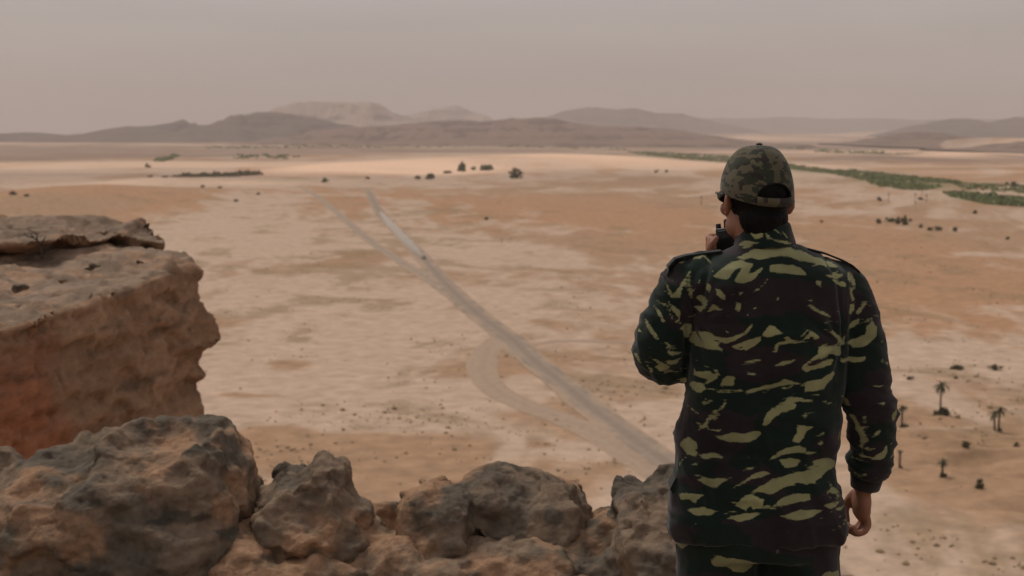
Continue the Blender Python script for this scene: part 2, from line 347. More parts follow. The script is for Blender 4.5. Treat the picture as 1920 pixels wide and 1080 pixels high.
# ---- far mountains: every range is a body of its own with crest, spurs and a back side
def mountain(name, sil, D, wf, wb, tone, tone2, seed, gully=.8, nc=300, rough=.07):
    sil = np.array(sil, float); uu = np.linspace(sil[0, 0], sil[-1, 0], nc); vv = np.interp(uu, sil[:, 0], sil[:, 1])
    k = np.exp(-np.linspace(-2, 2, 7) ** 2); k /= k.sum(); vv = np.convolve(np.pad(vv, 3, 'edge'), k, 'valid')
    cp = np.array([P(u, v, D) for u, v in zip(uu, vv)]); X = cp[:, 0]; hc = np.maximum(cp[:, 2] - GZ, 2.)
    hmax = hc.max(); end = ss(0, .06, np.linspace(0, 1, nc)) * ss(1, .94, np.linspace(0, 1, nc))
    t = np.concatenate([-np.linspace(1, 0, 34) ** 1.2, np.linspace(0, 1, 16)[1:]])
    tt, xx = np.meshgrid(t, X, indexing='ij'); hh = np.tile(hc * end, (len(t), 1)).ravel(); x = xx.ravel(); tf = tt.ravel()
    y = D + np.where(tf < 0, tf * wf, tf * wb)
    s = 1 - np.abs(tf); prof = .45 * s + .55 * s ** 2.2
    sc_ = max(hmax, 60.)
    g = fbm2(x / (sc_ * 1.6) + .25 * fbm2(y / sc_, x / sc_, 2, seed + 3), y / (sc_ * 5), 5, seed, .55, True)
    g2 = fbm2(x / (sc_ * .45), y / (sc_ * .9), 4, seed + 7, .55)
    m = np.clip(4 * prof * (1 - prof), 0, 1)
    z = hh * (prof + gully * .5 * m * g * .8 + .16 * m * g2) + hh * rough * g2 * prof
    z = np.minimum(z, hh * 1.03) - 8 * (1 - ss(0, .12, s))
    x = x + .15 * sc_ * m * fbm2(x / sc_, y / sc_, 3, seed + 11)
    o = mesh_obj(name, np.stack([x, y, GZ + z], 1), grid_faces(len(t), nc)[:, ::-1])
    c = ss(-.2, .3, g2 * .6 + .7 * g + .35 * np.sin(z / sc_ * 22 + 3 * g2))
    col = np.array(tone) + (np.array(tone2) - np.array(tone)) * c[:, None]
    set_col(o, col); o.data.materials.append(attr_mat(name + '_stone', fine=.12, fscale=.01))
    tag(o, kind='structure'); return o
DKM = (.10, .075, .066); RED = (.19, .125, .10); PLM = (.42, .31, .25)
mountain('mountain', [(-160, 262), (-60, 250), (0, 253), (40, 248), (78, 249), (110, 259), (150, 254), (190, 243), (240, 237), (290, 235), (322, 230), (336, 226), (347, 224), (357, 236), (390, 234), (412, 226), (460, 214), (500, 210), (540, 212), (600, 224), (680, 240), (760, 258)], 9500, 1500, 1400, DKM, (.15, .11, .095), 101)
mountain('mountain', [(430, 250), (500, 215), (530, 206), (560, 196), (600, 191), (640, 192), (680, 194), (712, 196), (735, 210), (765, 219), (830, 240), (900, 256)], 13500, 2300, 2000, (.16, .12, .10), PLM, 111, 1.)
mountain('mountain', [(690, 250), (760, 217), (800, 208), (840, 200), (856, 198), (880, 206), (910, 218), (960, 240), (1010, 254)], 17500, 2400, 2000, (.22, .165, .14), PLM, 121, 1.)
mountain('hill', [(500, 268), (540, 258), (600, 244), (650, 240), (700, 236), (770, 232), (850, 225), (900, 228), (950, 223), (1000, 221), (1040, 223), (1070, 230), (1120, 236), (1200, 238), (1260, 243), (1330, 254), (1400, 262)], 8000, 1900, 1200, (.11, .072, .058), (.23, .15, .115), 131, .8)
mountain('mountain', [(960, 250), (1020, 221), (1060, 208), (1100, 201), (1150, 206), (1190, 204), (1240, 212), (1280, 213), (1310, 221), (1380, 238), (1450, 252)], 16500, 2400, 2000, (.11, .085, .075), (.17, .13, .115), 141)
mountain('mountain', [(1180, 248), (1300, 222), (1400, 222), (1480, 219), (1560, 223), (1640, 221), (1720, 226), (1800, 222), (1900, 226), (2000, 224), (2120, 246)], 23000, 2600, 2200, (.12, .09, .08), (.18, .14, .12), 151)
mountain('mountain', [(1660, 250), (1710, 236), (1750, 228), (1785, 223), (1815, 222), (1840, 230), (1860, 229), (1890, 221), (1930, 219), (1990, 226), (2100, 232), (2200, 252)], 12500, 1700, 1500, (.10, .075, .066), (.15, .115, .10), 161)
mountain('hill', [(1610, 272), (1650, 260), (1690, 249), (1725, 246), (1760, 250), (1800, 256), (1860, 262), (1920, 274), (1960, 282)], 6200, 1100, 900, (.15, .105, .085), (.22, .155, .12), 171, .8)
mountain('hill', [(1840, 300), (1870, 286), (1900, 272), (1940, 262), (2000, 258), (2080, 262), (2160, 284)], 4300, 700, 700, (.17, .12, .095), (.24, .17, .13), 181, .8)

# ---- the rock ledge and cliff that camera and man stand on
ROCKA = np.array((.225, .165, .115)); ROCKB = np.array((.125, .104, .08)); ROCKC = np.array((.37, .225, .135)); ROCKR = np.array((.34, .14, .075)); ROCKD = np.array((.055, .056, .047))
def rock_tone(p, seed, warm=.0, grey=.0):
    a = fbm(p * 3.1, 5, seed, .6); b = fbm(p * 7.3, 5, seed + 9, .6); c = fbm(p * 1.7, 4, seed + 17, .6); d = fbm(p * np.array((5, 5, 11.)), 5, seed + 27, .65)
    col = ROCKA + (ROCKB - ROCKA) * ss(-.25, .35, a + .4 * b + grey)[:, None]
    col = col + (ROCKC - col) * (.85 * ss(.12, .42, c + .35 * b + warm))[:, None]
    col = col + (ROCKD - col) * (.75 * ss(.18, .5, d))[:, None]
    return col
rock_m = attr_mat('weathered_rock', fine=.34, fscale=14, rough=.93, bump=.9, bscale=16)
wall_m = attr_mat('layered_sandstone', fine=.30, fscale=9, rough=.93, bump=.8, bscale=9, stretch=(1, .3, 1.2))
def rim(x): return 6.55 - 1.65 * ss(.35, 1.0, x) + .25 * np.sin(x * 2.3) - .0 * x
def ledge():
    xs = np.linspace(-26, 26, 261); ts = np.concatenate([np.linspace(-22, -.4, 60), np.linspace(-.35, .35, 15), np.linspace(.45, 40, 50)])
    tt, xx = np.meshgrid(ts, xs, indexing='ij'); x = xx.ravel(); t = tt.ravel()
    y = rim(x) + np.where(t < 0, t, t * .55)
    z = np.where(t < 0, 0, -(t ** 1.0) * 1.55)
    pz = np.stack([x, y, z], 1)
    z = z + .10 * fbm(pz * .9, 4, 201) * ss(6, 1.5, np.abs(t)) + .05 * fbm(pz * 3.5, 4, 202) + np.where(t > 0, 1.4 * fbm(pz * .35, 4, 203) * ss(.5, 4, t), 0)
    z -= .05 * ss(-1.0, .0, t)
    o = mesh_obj('ledge_ground', np.stack([x, y, z], 1), grid_faces(len(ts), len(xs))[:, ::-1], rock_m)
    set_col(o, rock_tone(np.stack([x, y, z], 1), 205, .15)); tag(o, kind='structure')
ledge()

# ================================================================== ROCKS
def boulder(name, label, sil, D, wf, wb, seed, warm=0., base=-.25, amp=1., nc=250):
    """a rock whose crest follows sil, with a bulging near side and a far side"""
    sil = np.array(sil, float); uu = np.linspace(sil[0, 0], sil[-1, 0], nc); vv = np.interp(uu, sil[:, 0], sil[:, 1])
    cp = np.array([P(u, v, D) for u, v in zip(uu, vv)]); X = cp[:, 0]; hz = cp[:, 2]
    s = np.linspace(0, 1, nc); e = np.sqrt(np.clip(1 - (2 * s - 1) ** 4, 0, 1))
    th = np.linspace(0, math.pi, 160)
    thg, xg = np.meshgrid(th, X, indexing='ij'); eg = np.tile(e, (len(th), 1)).ravel(); hg = np.tile(hz, (len(th), 1)).ravel(); x = xg.ravel(); th_ = thg.ravel()
    cc = -np.cos(th_); y = D + np.sign(cc) * np.abs(cc) ** .8 * np.where(cc < 0, wf, wb) * (.35 + .65 * eg)
    z = base + (hg - base) * np.sin(th_) ** .62
    p = np.stack([x, y, z], 1)
    nr = len(th); loc = np.array((X.mean(), D, 0.)); gf = [tuple(q) for q in grid_faces(nr, nc)]
    gf.append(tuple(range(nc - 1, -1, -1)) + tuple(range((nr - 1) * nc, nr * nc)))                  # underside
    gf.append(tuple(range(0, nr * nc, nc))); gf.append(tuple(range(nr * nc - 1, -1, -nc)))          # ends
    o = mesh_obj(name, p, gf, rock_m, None, loc); o.location = (0, 0, 0); set_co(o, co(o) + loc); remesh(o, .0105); relax(o, 1, .5)
    p = co(o); n = nrm(o); pw = p.copy()
    # tilted layers with broken edges, a few long cracks, knocked-off faces, pitted skin
    wq = pw + .10 * np.stack([fbm(pw * 2.6, 4, seed + 1, .6), fbm(pw * 2.6, 4, seed + 2, .6), fbm(pw * 2.6, 4, seed + 3, .6)], 1)
    lay = (wq[:, 2] + .22 * wq[:, 0] - .12 * wq[:, 1]) * 13; li = np.floor(lay).astype(np.int64); fr = lay - np.floor(lay)
    cell = _h(li, np.floor(wq[:, 0] * 3.1 + 7 * _h(li, li * 0, li * 0, seed)).astype(np.int64), np.floor(wq[:, 1] * 2.7).astype(np.int64), seed + 4)
    f1, f2, cv = worley(wq * np.array((2.1, 1.8, 1.5)), seed)
    side = .35 + .65 * (1 - np.abs(n[:, 2]))
    d = amp * (((cell - .5) * .055 - .028 * ss(.18, .0, np.minimum(fr, 1 - fr))) * side + (cv - .5) * .05 - .02 * ss(.05, .0, f2 - f1) + .06 * fbm(pw * 1.9, 3, seed + 6, .5) + .012 * fbm(pw * 5, 4, seed + 7, .6, True))
    d *= ss(X[0] - .02, X[0] + .12, pw[:, 0]) * ss(X[-1] + .02, X[-1] - .12, pw[:, 0]) * .8 + .2
    p = p + n * (d - .022)[:, None]; set_co(o, p); remesh(o, .0098); p = co(o); n = nrm(o)
    k = int(30 + 60 * (X[-1] - X[0])); p = chips(p, n, k, .08, .24, seed + 60, .18); set_co(o, p); remesh(o, .0098); p = co(o); n = nrm(o)
    p = chips(p, n, k, .05, .14, seed + 62, .18); set_co(o, p); remesh(o, .0095); p = co(o); n = nrm(o)
    p = chips(p, n, 4 * k, .025, .07, seed + 61, .16); set_co(o, p); relax(o, 1, .25); p = co(o); n = nrm(o)
    set_co(o, p + n * (.009 * fbm(p * 15, 5, seed + 8, .65, True) + .004 * fbm(p * 55, 3, seed + 9, .6))[:, None])
    col = rock_tone(p, seed, warm)
    set_co(o, co(o) - loc); o.location = loc
    set_col(o, col); tag(o, label, 'boulder', 'boulders along the cliff edge'); return o
boulder('boulder', 'largest grey brown boulder at lower left, in front of the rock outcrop', [(-45, 1010), (-10, 900), (20, 872), (60, 848), (110, 818), (160, 797), (215, 790), (260, 781), (305, 779), (330, 784), (350, 780), (385, 785), (410, 790), (432, 806), (450, 830), (466, 850), (480, 876), (490, 915), (502, 1010)], 6.3, .62, .45, 301, .0)
boulder('boulder', 'ragged peaked grey boulder right of the largest boulder', [(462, 1010), (480, 905), (492, 856), (505, 842), (520, 839), (545, 843), (575, 842), (595, 832), (612, 824), (628, 826), (640, 838), (652, 850), (660, 872), (676, 892), (692, 910), (708, 930), (722, 960), (736, 1040)], 6.35, .55, .35, 311, .05)
boulder('boulder', 'small rust brown boulder between the peaked boulder and the long flat one', [(722, 1030), (735, 950), (746, 915), (756, 897), (772, 882), (800, 878), (830, 880), (860, 876), (885, 884), (897, 910), (912, 980)], 6.3, .45, .35, 321, .2)
boulder('boulder', 'long flat topped brown boulder at bottom centre', [(838, 1000), (855, 905), (868, 885), (885, 873), (905, 866), (935, 865), (960, 867), (975, 876), (1005, 868), (1040, 868), (1070, 872), (1082, 888), (1095, 905), (1108, 917), (1122, 930), (1132, 955), (1142, 1040)], 6.4, .5, .4, 331, .05)
boulder('boulder', 'pale grey blocky boulder just left of the man\'s jacket hem', [(1132, 1040), (1141, 935), (1146, 890), (1156, 876), (1185, 872), (1215, 873), (1250, 868), (1300, 868), (1350, 880), (1400, 930), (1420, 990)], 6.1, .5, .4, 341, -.12)
boulder('boulder', 'dark reddish boulder cut by the left picture edge below the outcrop', [(-190, 940), (-150, 880), (-90, 850), (-40, 842), (0, 846), (30, 868), (50, 900), (70, 950)], 6.9, .4, .4, 351, .1)

boulder('rock_shelf', 'low continuous rock shelf running beneath the boulders at the cliff edge', [(-260, 1060), (-120, 985), (100, 965), (300, 955), (480, 948), (640, 962), (735, 952), (830, 968), (960, 958), (1080, 970), (1140, 952), (1220, 968), (1330, 972), (1420, 1010), (1460, 1080)], 6.2, .55, .5, 361, .12, -.3, .8, 420)
def outcrop():
    root = empty('rock_outcrop', (-3.9, 12., 0)); tag(root, 'massive overhanging sandstone outcrop with flat top at the left edge', 'rock outcrop')
    zs = [.58, .50, .46, .27, .02, -.13, -.29, -.37, -.45, -.57, -.755, -1.07, -2.2, -4.5, -8]
    nose = [-3.30, -3.22, -3.20, -3.2, -3.07, -3.03, -2.97, -3.07, -3.17, -3.19, -3.21, -3.22, -3.3, -3.5, -3.6]
    def ring(z, nx):
        k = .58 - z; lean = -.02 * k if k < 1.8 else -.036 - .10 * (k - 1.8)
        e = .05 if z > .57 else 0
        nb = nx + 3.2
        pl = [(-3.70 + lean - e, 5.4), (-3.60 + lean - e, 7.), (-3.52 + lean - e, 9.7), (-3.45 + lean - e, 11.2), (-3.38 + lean - e, 12.6), (-3.34 + lean - e, 13.75), (nx - .10, 14.35), (nx - .02, 14.65), (-3.42 + nb * .6, 14.95), (-3.64 + nb * .3, 15.2), (-3.86, 15.7), (-4.16, 16.5), (-4.65, 17.4), (-6, 19.2), (-8.5, 19.6), (-8.5, 12), (-8.5, 5.4)]
        q = []
        for i in range(len(pl)):
            a = np.array(pl[i]); b = np.array(pl[(i + 1) % len(pl)])
            for t in (0, .5): c = a + (b - a) * t; q.append((c[0], c[1], z))
        return q
    s = Soup(); s.loft([ring(z, nx) for z, nx in reversed(list(zip(zs, nose)))])
    lo = s.obj('lower_block', wall_m); remesh(lo, .038)
    # upper slab lying on the back of the block
    s = Soup()
    edge = [(-8.6, 14.2), (-7.5, 14.3), (-6.2, 14.5), (-5.5, 14.75), (-5.04, 14.9), (-4.80, 15.35), (-4.62, 15.4), (-4.56, 15.85), (-4.40, 16.3), (-4.20, 16.2), (-3.98, 16.35), (-4.12, 16.9), (-4.45, 17.4), (-4.75, 18.0), (-5.6, 18.8), (-7, 19.6), (-8.6, 19.7)]
    cxy = np.array((-6.3, 17.2))
    def er(z, ins):
        out = []
        for x, y in edge:
            d_ = cxy - np.array((x, y)); d_ /= np.linalg.norm(d_); drop = .14 * ss(-4.5, -3.95, np.array(x)) if z > .6 else 0
            out.append((x + d_[0] * ins, y + d_[1] * ins, z - float(drop)))
        return out
    s.loft([er(.30, .40), er(.56, .34), er(.61, .16), er(.655, .03), er(.70, .0), er(.735, .02), er(.752, .08), er(.757, .9)])
    up = s.obj('upper_slab', wall_m); remesh(up, .028)
    for o, sd_, am in ((lo, 401, 1.), (up, 421, .8)):
        p = co(o); n = nrm(o); ny = np.abs(n[:, 2])
        wp = p + .25 * np.stack([fbm(p * 1.2, 3, sd_ + 1), fbm(p * 1.2, 3, sd_ + 2), fbm(p * 1.2, 3, sd_ + 3)], 1)
        f1, f2, cv = worley(wp * np.array((1.0, .55, 1.3)), sd_)
        lay = (wp[:, 2] * 1.0 + .10 * wp[:, 1] - .15 * wp[:, 0]) * 7; li = np.floor(lay).astype(np.int64); fr = lay - np.floor(lay)
        gv = _h(li, np.floor(wp[:, 1] * .8 + 5 * _h(li, li * 0, li * 0, sd_)).astype(np.int64), np.floor(wp[:, 0] * 1.9).astype(np.int64), sd_ + 4)
        strata = fbm(np.stack([p[:, 0] * .5, p[:, 1] * .35, p[:, 2] * 5.5 + p[:, 1] * .55], 1), 5, sd_ + 5, .6, True)
        vert = 1 - ny
        d = am * (vert * (.055 * (gv - .5) - .018 * ss(.14, 0, np.minimum(fr, 1 - fr))) + .07 * (cv - .5) * vert - .035 * ss(.04, 0, f2 - f1) + .03 * fbm(p * 1.3, 4, sd_ + 7) + .028 * fbm(p * np.array((6, 1.8, 6.)), 5, sd_ + 8, .6, True) + .03 * strata * vert) - .02
        # long ledges on the upper face
        led = fbm(np.stack([p[:, 0] * 1.2, p[:, 1] * .25, p[:, 2] * 0], 1), 4, sd_ + 12, .55, True)
        d += am * .045 * ny * (led - .3)
        ter = fbm(np.stack([p[:, 0] * .55, p[:, 1] * .75, p[:, 2] * 0], 1), 4, sd_ + 14, .6) * 5; tq = np.floor(ter) + ss(.75, 1., ter - np.floor(ter))
        p = p + n * d[:, None]; p[:, 2] += np.where(n[:, 2] > .4, .05 * (tq + .5), 0) * (1 if o is lo else .6)
        set_co(o, p); n2_ = nrm(o); p = chips(p, n2_, 230, .12, .5, sd_ + 60, .18); set_co(o, p); n2_ = nrm(o)
        set_co(o, p + n2_ * (.008 * fbm(p * np.array((8, 2.4, 9.)), 4, sd_ + 62, .62, True))[:, None])
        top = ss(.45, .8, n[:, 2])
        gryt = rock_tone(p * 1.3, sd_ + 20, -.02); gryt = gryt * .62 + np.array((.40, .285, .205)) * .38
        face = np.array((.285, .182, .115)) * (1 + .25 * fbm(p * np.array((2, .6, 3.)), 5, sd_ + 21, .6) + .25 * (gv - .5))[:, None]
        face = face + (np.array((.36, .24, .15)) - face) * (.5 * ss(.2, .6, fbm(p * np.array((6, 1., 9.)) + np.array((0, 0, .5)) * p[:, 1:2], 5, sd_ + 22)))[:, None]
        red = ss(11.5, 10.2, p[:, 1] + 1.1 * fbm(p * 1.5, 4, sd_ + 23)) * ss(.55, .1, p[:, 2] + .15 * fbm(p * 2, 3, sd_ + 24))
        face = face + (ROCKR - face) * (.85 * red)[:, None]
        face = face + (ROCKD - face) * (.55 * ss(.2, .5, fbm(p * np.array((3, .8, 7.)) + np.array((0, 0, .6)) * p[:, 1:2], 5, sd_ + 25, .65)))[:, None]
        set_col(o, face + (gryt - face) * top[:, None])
        setpar(o, root)
outcrop()

def loose_stones():
    r = np.random.default_rng(90); base = []
    for k in range(4):
        s = Soup(); s.ell((0, 0, 0), (1, .8, .6), None, 22, 14); o = s.obj('loose_stone', rock_m); p = co(o); n = nrm(o)
        p = chips(p + n * (.18 * fbm(p * 1.6 + k * 9, 3, 950 + k))[:, None], n, 22, .4, 1.1, 955 + k, .25); set_co(o, p); set_col(o, rock_tone(p * .2 + k, 960 + k, .05)); base.append(o)
    spots = [(PZ(u, v, .61), s_) for u, v, s_ in ((40, 545, .08), (118, 528, .05), (176, 505, .10), (262, 494, .05))]
    for i, (q, s_) in enumerate(spots):
        o = base[i] if i < 4 else base[i % 4].copy()
        if i >= 4: C.objects.link(o)
        o.location = (q[0], q[1], q[2] + s_ * .25); o.scale = (s_,) * 3; o.rotation_euler = (r.uniform(-.3, .3), r.uniform(-.3, .3), r.uniform(0, 6.28))
        tag(o, ('loose stone nearest the left picture edge on the flat outcrop top', 'small loose stone in the middle of the flat outcrop top', 'largest loose stone on the flat top of the outcrop', 'small loose stone close to the outcrop\'s right hand corner')[i], 'stone', 'loose stones on the outcrop')
loose_stones()
# a leafless twig plant on the outcrop
def dry_shrub():
    b = PZ(78, 481, .60); root = empty('dry_shrub', b); tag(root, 'leafless dark twig plant growing on top of the outcrop', 'shrub')
    m = mat('dry_twig', (.06, .05, .042), .9)
    k = 16.0 / F * 1.0
    def br(name, pts, r0, par):
        q = [b + np.array((x * k * .9, yy, z * k * .9)) for x, yy, z in pts]; s = Soup(); s.tube(q, np.linspace(r0, r0 * .35, len(q)), 6); return s.obj(name, m, par, q[0])
    st = br('stem', [(0, 0, -4), (1, 0, 10), (0, .02, 22)], .016, root)
    for pts in ([(0, .02, 20), (-8, 0, 30), (-16, .03, 36), (-20, .0, 44)], [(0, .02, 20), (6, -.02, 32), (10, 0, 40)], [(-8, 0, 30), (-10, .05, 42), (-28, .02, 52)], [(1, 0, 10), (12, .05, 18), (18, .0, 27)], [(-16, .03, 36), (-26, 0, 38), (-32, 0, 46)]):
        br('twig', pts, .010, root)
dry_shrub()

# ================================================================== VEGETATION
leaf_a = mat('dry_foliage', (.10, .095, .052), .9, .1, col2=(.18, .155, .085), vscale=1.2)
leaf_g = mat('green_foliage', (.085, .11, .045), .9, .1, col2=(.16, .19, .085), vscale=.8)
leaf_p = mat('palm_foliage', (.06, .065, .033), .8, .2, col2=(.11, .11, .055), vscale=1.0)
wood = mat('palm_trunk', (.10, .07, .045), .95, .1, bump=.6, bscale=6, var=.25, vscale=3)
def gpoint(u, v):
    g = G(u, v); z = GZ + float(ground_h(np.array([g[0]]), np.array([g[1]]))[0])
    for _ in range(3):
        g = PZ(u, v, z); z = GZ + float(ground_h(np.array([g[0]]), np.array([g[1]]))[0])
    return np.array((g[0], g[1], z))
def leaf_cloud(c, rad, n, size, seed, flat=.75):
    """small leaf-sized quads spread through an uneven crown of several clumps"""
    r = np.random.default_rng(seed); v = []; f = []
    cl = [(np.array((r.normal() * .36, r.normal() * .36, -.35 + .45 * abs(r.normal()))), r.uniform(.38, .62)) for _ in range(6)] + [(np.array((.45 * math.cos(t), .45 * math.sin(t), -.6)), .5) for t in (0, 1.6, 3.1, 4.7)]
    for i in range(n):
        cc, cr = cl[r.integers(len(cl))]; d = r.normal(size=3); d /= np.linalg.norm(d); q = cc + d * cr * r.uniform(.55, 1.05)
        q = np.array(c) + q * np.array((rad[0], rad[1], rad[2]))
        if q[2] < c[2] - rad[2] * .98: q[2] = c[2] - rad[2] * .98 * r.uniform(.8, 1)
        a = r.normal(size=3); a /= np.linalg.norm(a); b = np.cross(a, r.normal(size=3)); b /= np.linalg.norm(b); sz = size * r.uniform(.6, 1.3)
        k = len(v); v += [q - a * sz, q + b * sz * flat, q + a * sz, q - b * sz * flat]; f.append((k, k + 1, k + 2, k + 3))
    return v, f
def bush(label, u, v, wpx, hpx, green=False, seed=0, group='bushes scattered over the valley', name='bush', cat='bush'):
    b = gpoint(u, v); k = b[1] / F; rx = wpx * k / 2; hz = hpx * k
    root = empty(name, b); tag(root, label, cat, group)
    vv, ff = leaf_cloud((b[0], b[1], b[2] + hz * .52), (rx, rx * .9, hz * .52), 150, max(rx, hz) * .17, seed)
    mesh_obj('crown', vv, ff, leaf_g if green else leaf_a, root, b, smooth=False)
    s = Soup(); r = random.Random(seed)
    for i in range(4):
        a = r.uniform(0, 6.28); s.tube([b + np.array((0, 0, -.2)), b + np.array((math.cos(a) * rx * .25, math.sin(a) * rx * .25, hz * .4)), b + np.array((math.cos(a) * rx * .5, math.sin(a) * rx * .5, hz * .8))], [rx * .05, rx * .035, rx * .015], 5)
    s.obj('stem', wood, root, b)
B = [('round dark bush standing alone right of the bright dune', 967, 334, 26, 18, 0), ('upright green bush in front of the bright dune', 866, 321, 17, 17, 1), ('wide green bush right of the upright green one', 912, 319, 32, 13, 1),
     ('tiny green bush between the two green dune bushes', 888, 318, 9, 8, 1), ('wide dark bush below the bright dune, left of centre', 806, 336, 22, 12, 0), ('small dark bush touching the left of the wide dark one', 783, 336, 12, 8, 0),
     ('flat brown bush below the upright green bush', 838, 325, 18, 6, 0), ('small dark bush below the bright dune above the road end', 690, 336, 9, 6, 0), ('lone dark green bush left of the road end', 608, 342, 11, 9, 1),
     ('small dark bush alone on the plain right of the road', 912, 412, 9, 7, 0), ('small dark bush alone on the plain left of the tracks', 443, 378, 12, 6, 0), ('tiny bush below the dark scrub hedge, left one', 380, 352, 9, 5, 0),
     ('tiny bush below the dark scrub hedge, right one', 413, 353, 10, 5, 0), ('tiny bush above the side track on the left plain', 484, 365, 8, 5, 0), ('small green bush on the far pale plain at left', 278, 314, 13, 7, 1),
     ('dark bush at the left end of the scrub hedge', 281, 334, 14, 5, 0), ('dark bush second from the left end of the scrub hedge', 309, 335, 14, 4, 0), ('low dark bush at the far left edge beside the orange dune', 25, 368, 18, 8, 0),
     ('low dark bush right of the one at the far left edge', 50, 367, 11, 6, 0), ('leftmost dark bush of the row right of the cap', 1648, 419, 11, 11, 0), ('wide green bush second in the row right of the cap', 1669, 416, 22, 10, 1),
     ('thin bush third in the row right of the cap', 1684, 420, 9, 13, 0), ('tall dark bush fourth in the row right of the cap', 1697, 422, 10, 17, 0), ('pale small bush fifth in the row right of the cap', 1707, 415, 7, 6, 0),
     ('small bush sixth in the row right of the cap', 1727, 427, 9, 8, 0), ('bush seventh in the row right of the cap', 1743, 432, 11, 8, 0), ('wide bush eighth in the row right of the cap', 1760, 432, 17, 9, 0),
     ('leaning bush at the right end of the row right of the cap', 1791, 434, 9, 10, 0), ('lone bush above the right end of the bush row', 1828, 401, 9, 9, 0), ('small bush near the right picture edge below the green strip', 1889, 449, 7, 7, 0),
     ('small bush alone just right of the man\'s collar', 1541, 417, 7, 5, 0), ('low bush left of the thin trees below the oasis', 1650, 377, 7, 8, 0), ('wide dark bush among the thin trees below the oasis', 1727, 375, 12, 7, 0),
     ('dark green round tree at the right end of the oasis plain', 1901, 350, 13, 11, 1), ('left of two tiny bushes above the radio', 1230, 324, 7, 6, 0), ('right of two tiny bushes above the radio', 1250, 323, 7, 6, 0),
     ('round dark bush among the palms at lower right', 1810, 841, 17, 14, 0), ('small dark bush at right edge below the twin palm', 1905, 837, 12, 9, 0), ('dark ragged bush near the lower right corner', 1836, 916, 20, 18, 0),
     ('low brown bush on the pale flat above the tall palm', 1793, 692, 34, 9, 0), ('small low bush left of the tall palm on the pale flat', 1705, 712, 12, 8, 0), ('brown bush at the right edge of the pale flat', 1868, 694, 24, 12, 0), ('small brown bush just above the tall palm', 1792, 710, 9, 6, 0)]
for i, (lb, u, v, wp, hp, g) in enumerate(B): bush(lb, u, v, wp, hp, bool(g), 500 + i)

def palm(label, u, v, hpx, crown=1., skirt=0, lean=0., seed=0, trunks=1, group='palms in the lower right of the valley', nf=22):
    b = gpoint(u, v); k = b[1] / F; h = hpx * k; r = random.Random(seed); cr = 2.1 * crown
    root = empty('palm_tree', b); tag(root, label, 'palm', group)
    for t in range(trunks):
        off = np.array((-(t * 1.1), .3 * t, 0)); ht = (h - cr * .45) * (1 - .22 * t)
        top = b + off + np.array((lean * h, 0, ht)); s = Soup()
        s.tube([b + off * .6 + np.array((0, 0, -.3)), b + off * .8 + np.array((lean * h * .3, .05, ht * .5)), top], [.26, .2, .19], 8, sub=6); s.obj('trunk', wood, root, b)
        v_, f_ = [], []
        for i in range(nf):
            a = 6.283 * i / nf + r.uniform(-.2, .2); el = r.uniform(-.5, 1.25); ln = cr * r.uniform(.8, 1.1); q = top.copy(); prev = None
            d = np.array((math.cos(a), math.sin(a), 0)); sdv = np.array((-math.sin(a), math.cos(a), 0)); n = 7
            for j in range(n + 1):
                w_ = .17 * crown * math.sin(math.pi * min(.12 + .88 * j / n, .98)) + .02; dr = -.08 if j % 2 else .04
                k0 = len(v_); v_ += [q - sdv * w_ + np.array((0, 0, dr)), q + np.array((0, 0, .03)), q + sdv * w_ + np.array((0, 0, dr))]
                if j: f_ += [(k0 - 3, k0 - 2, k0 + 1, k0), (k0 - 2, k0 - 1, k0 + 2, k0 + 1)]
                q = q + (d * math.cos(el) + np.array((0, 0, math.sin(el)))) * ln / n; el -= .26
        mesh_obj('crown', v_, f_, leaf_p, root, b, smooth=False)
    if skirt:
        vv, ff = leaf_cloud((b[0] + .2, b[1], b[2] + skirt * .5), (skirt * .95, skirt * .9, skirt * .62), 320, skirt * .16, seed + 5); mesh_obj('offshoots', vv, ff, leaf_p, root, b, smooth=False)
palm('tallest palm with a bushy skirt, right of the man\'s elbow', 1763, 782, 72, 1.3, 2.1, 0, 601)
palm('thin palm with a small skirt close to the man\'s right sleeve', 1691, 801, 46, .8, 1.0, 0, 602)
palm('twin trunked palm near the right picture edge', 1872, 808, 48, .9, .6, .06, 603, 2)
palm('short stubby palm low on the right below the tall palm', 1767, 893, 36, .7, .8, 0, 604)
palm('slender short palm beside the man\'s right cuff', 1687, 877, 34, .35, .4, 0, 605)
for i, (u, v, hp, lb) in enumerate([(1666, 378, 17, 'thin tree below the oasis, leftmost of three'), (1716, 384, 22, 'tallest thin tree below the oasis, middle of three'), (1737, 379, 15, 'short thin tree below the oasis, rightmost of three'), (1729, 364, 16, 'green tree at the near edge of the oasis'), (1315, 384, 17, 'thin lone tree on the plain left of the cap')]):
    palm(lb, u, v, hp, .85, 0, 0, 620 + i, 1, 'thin trees out on the plain', 14)

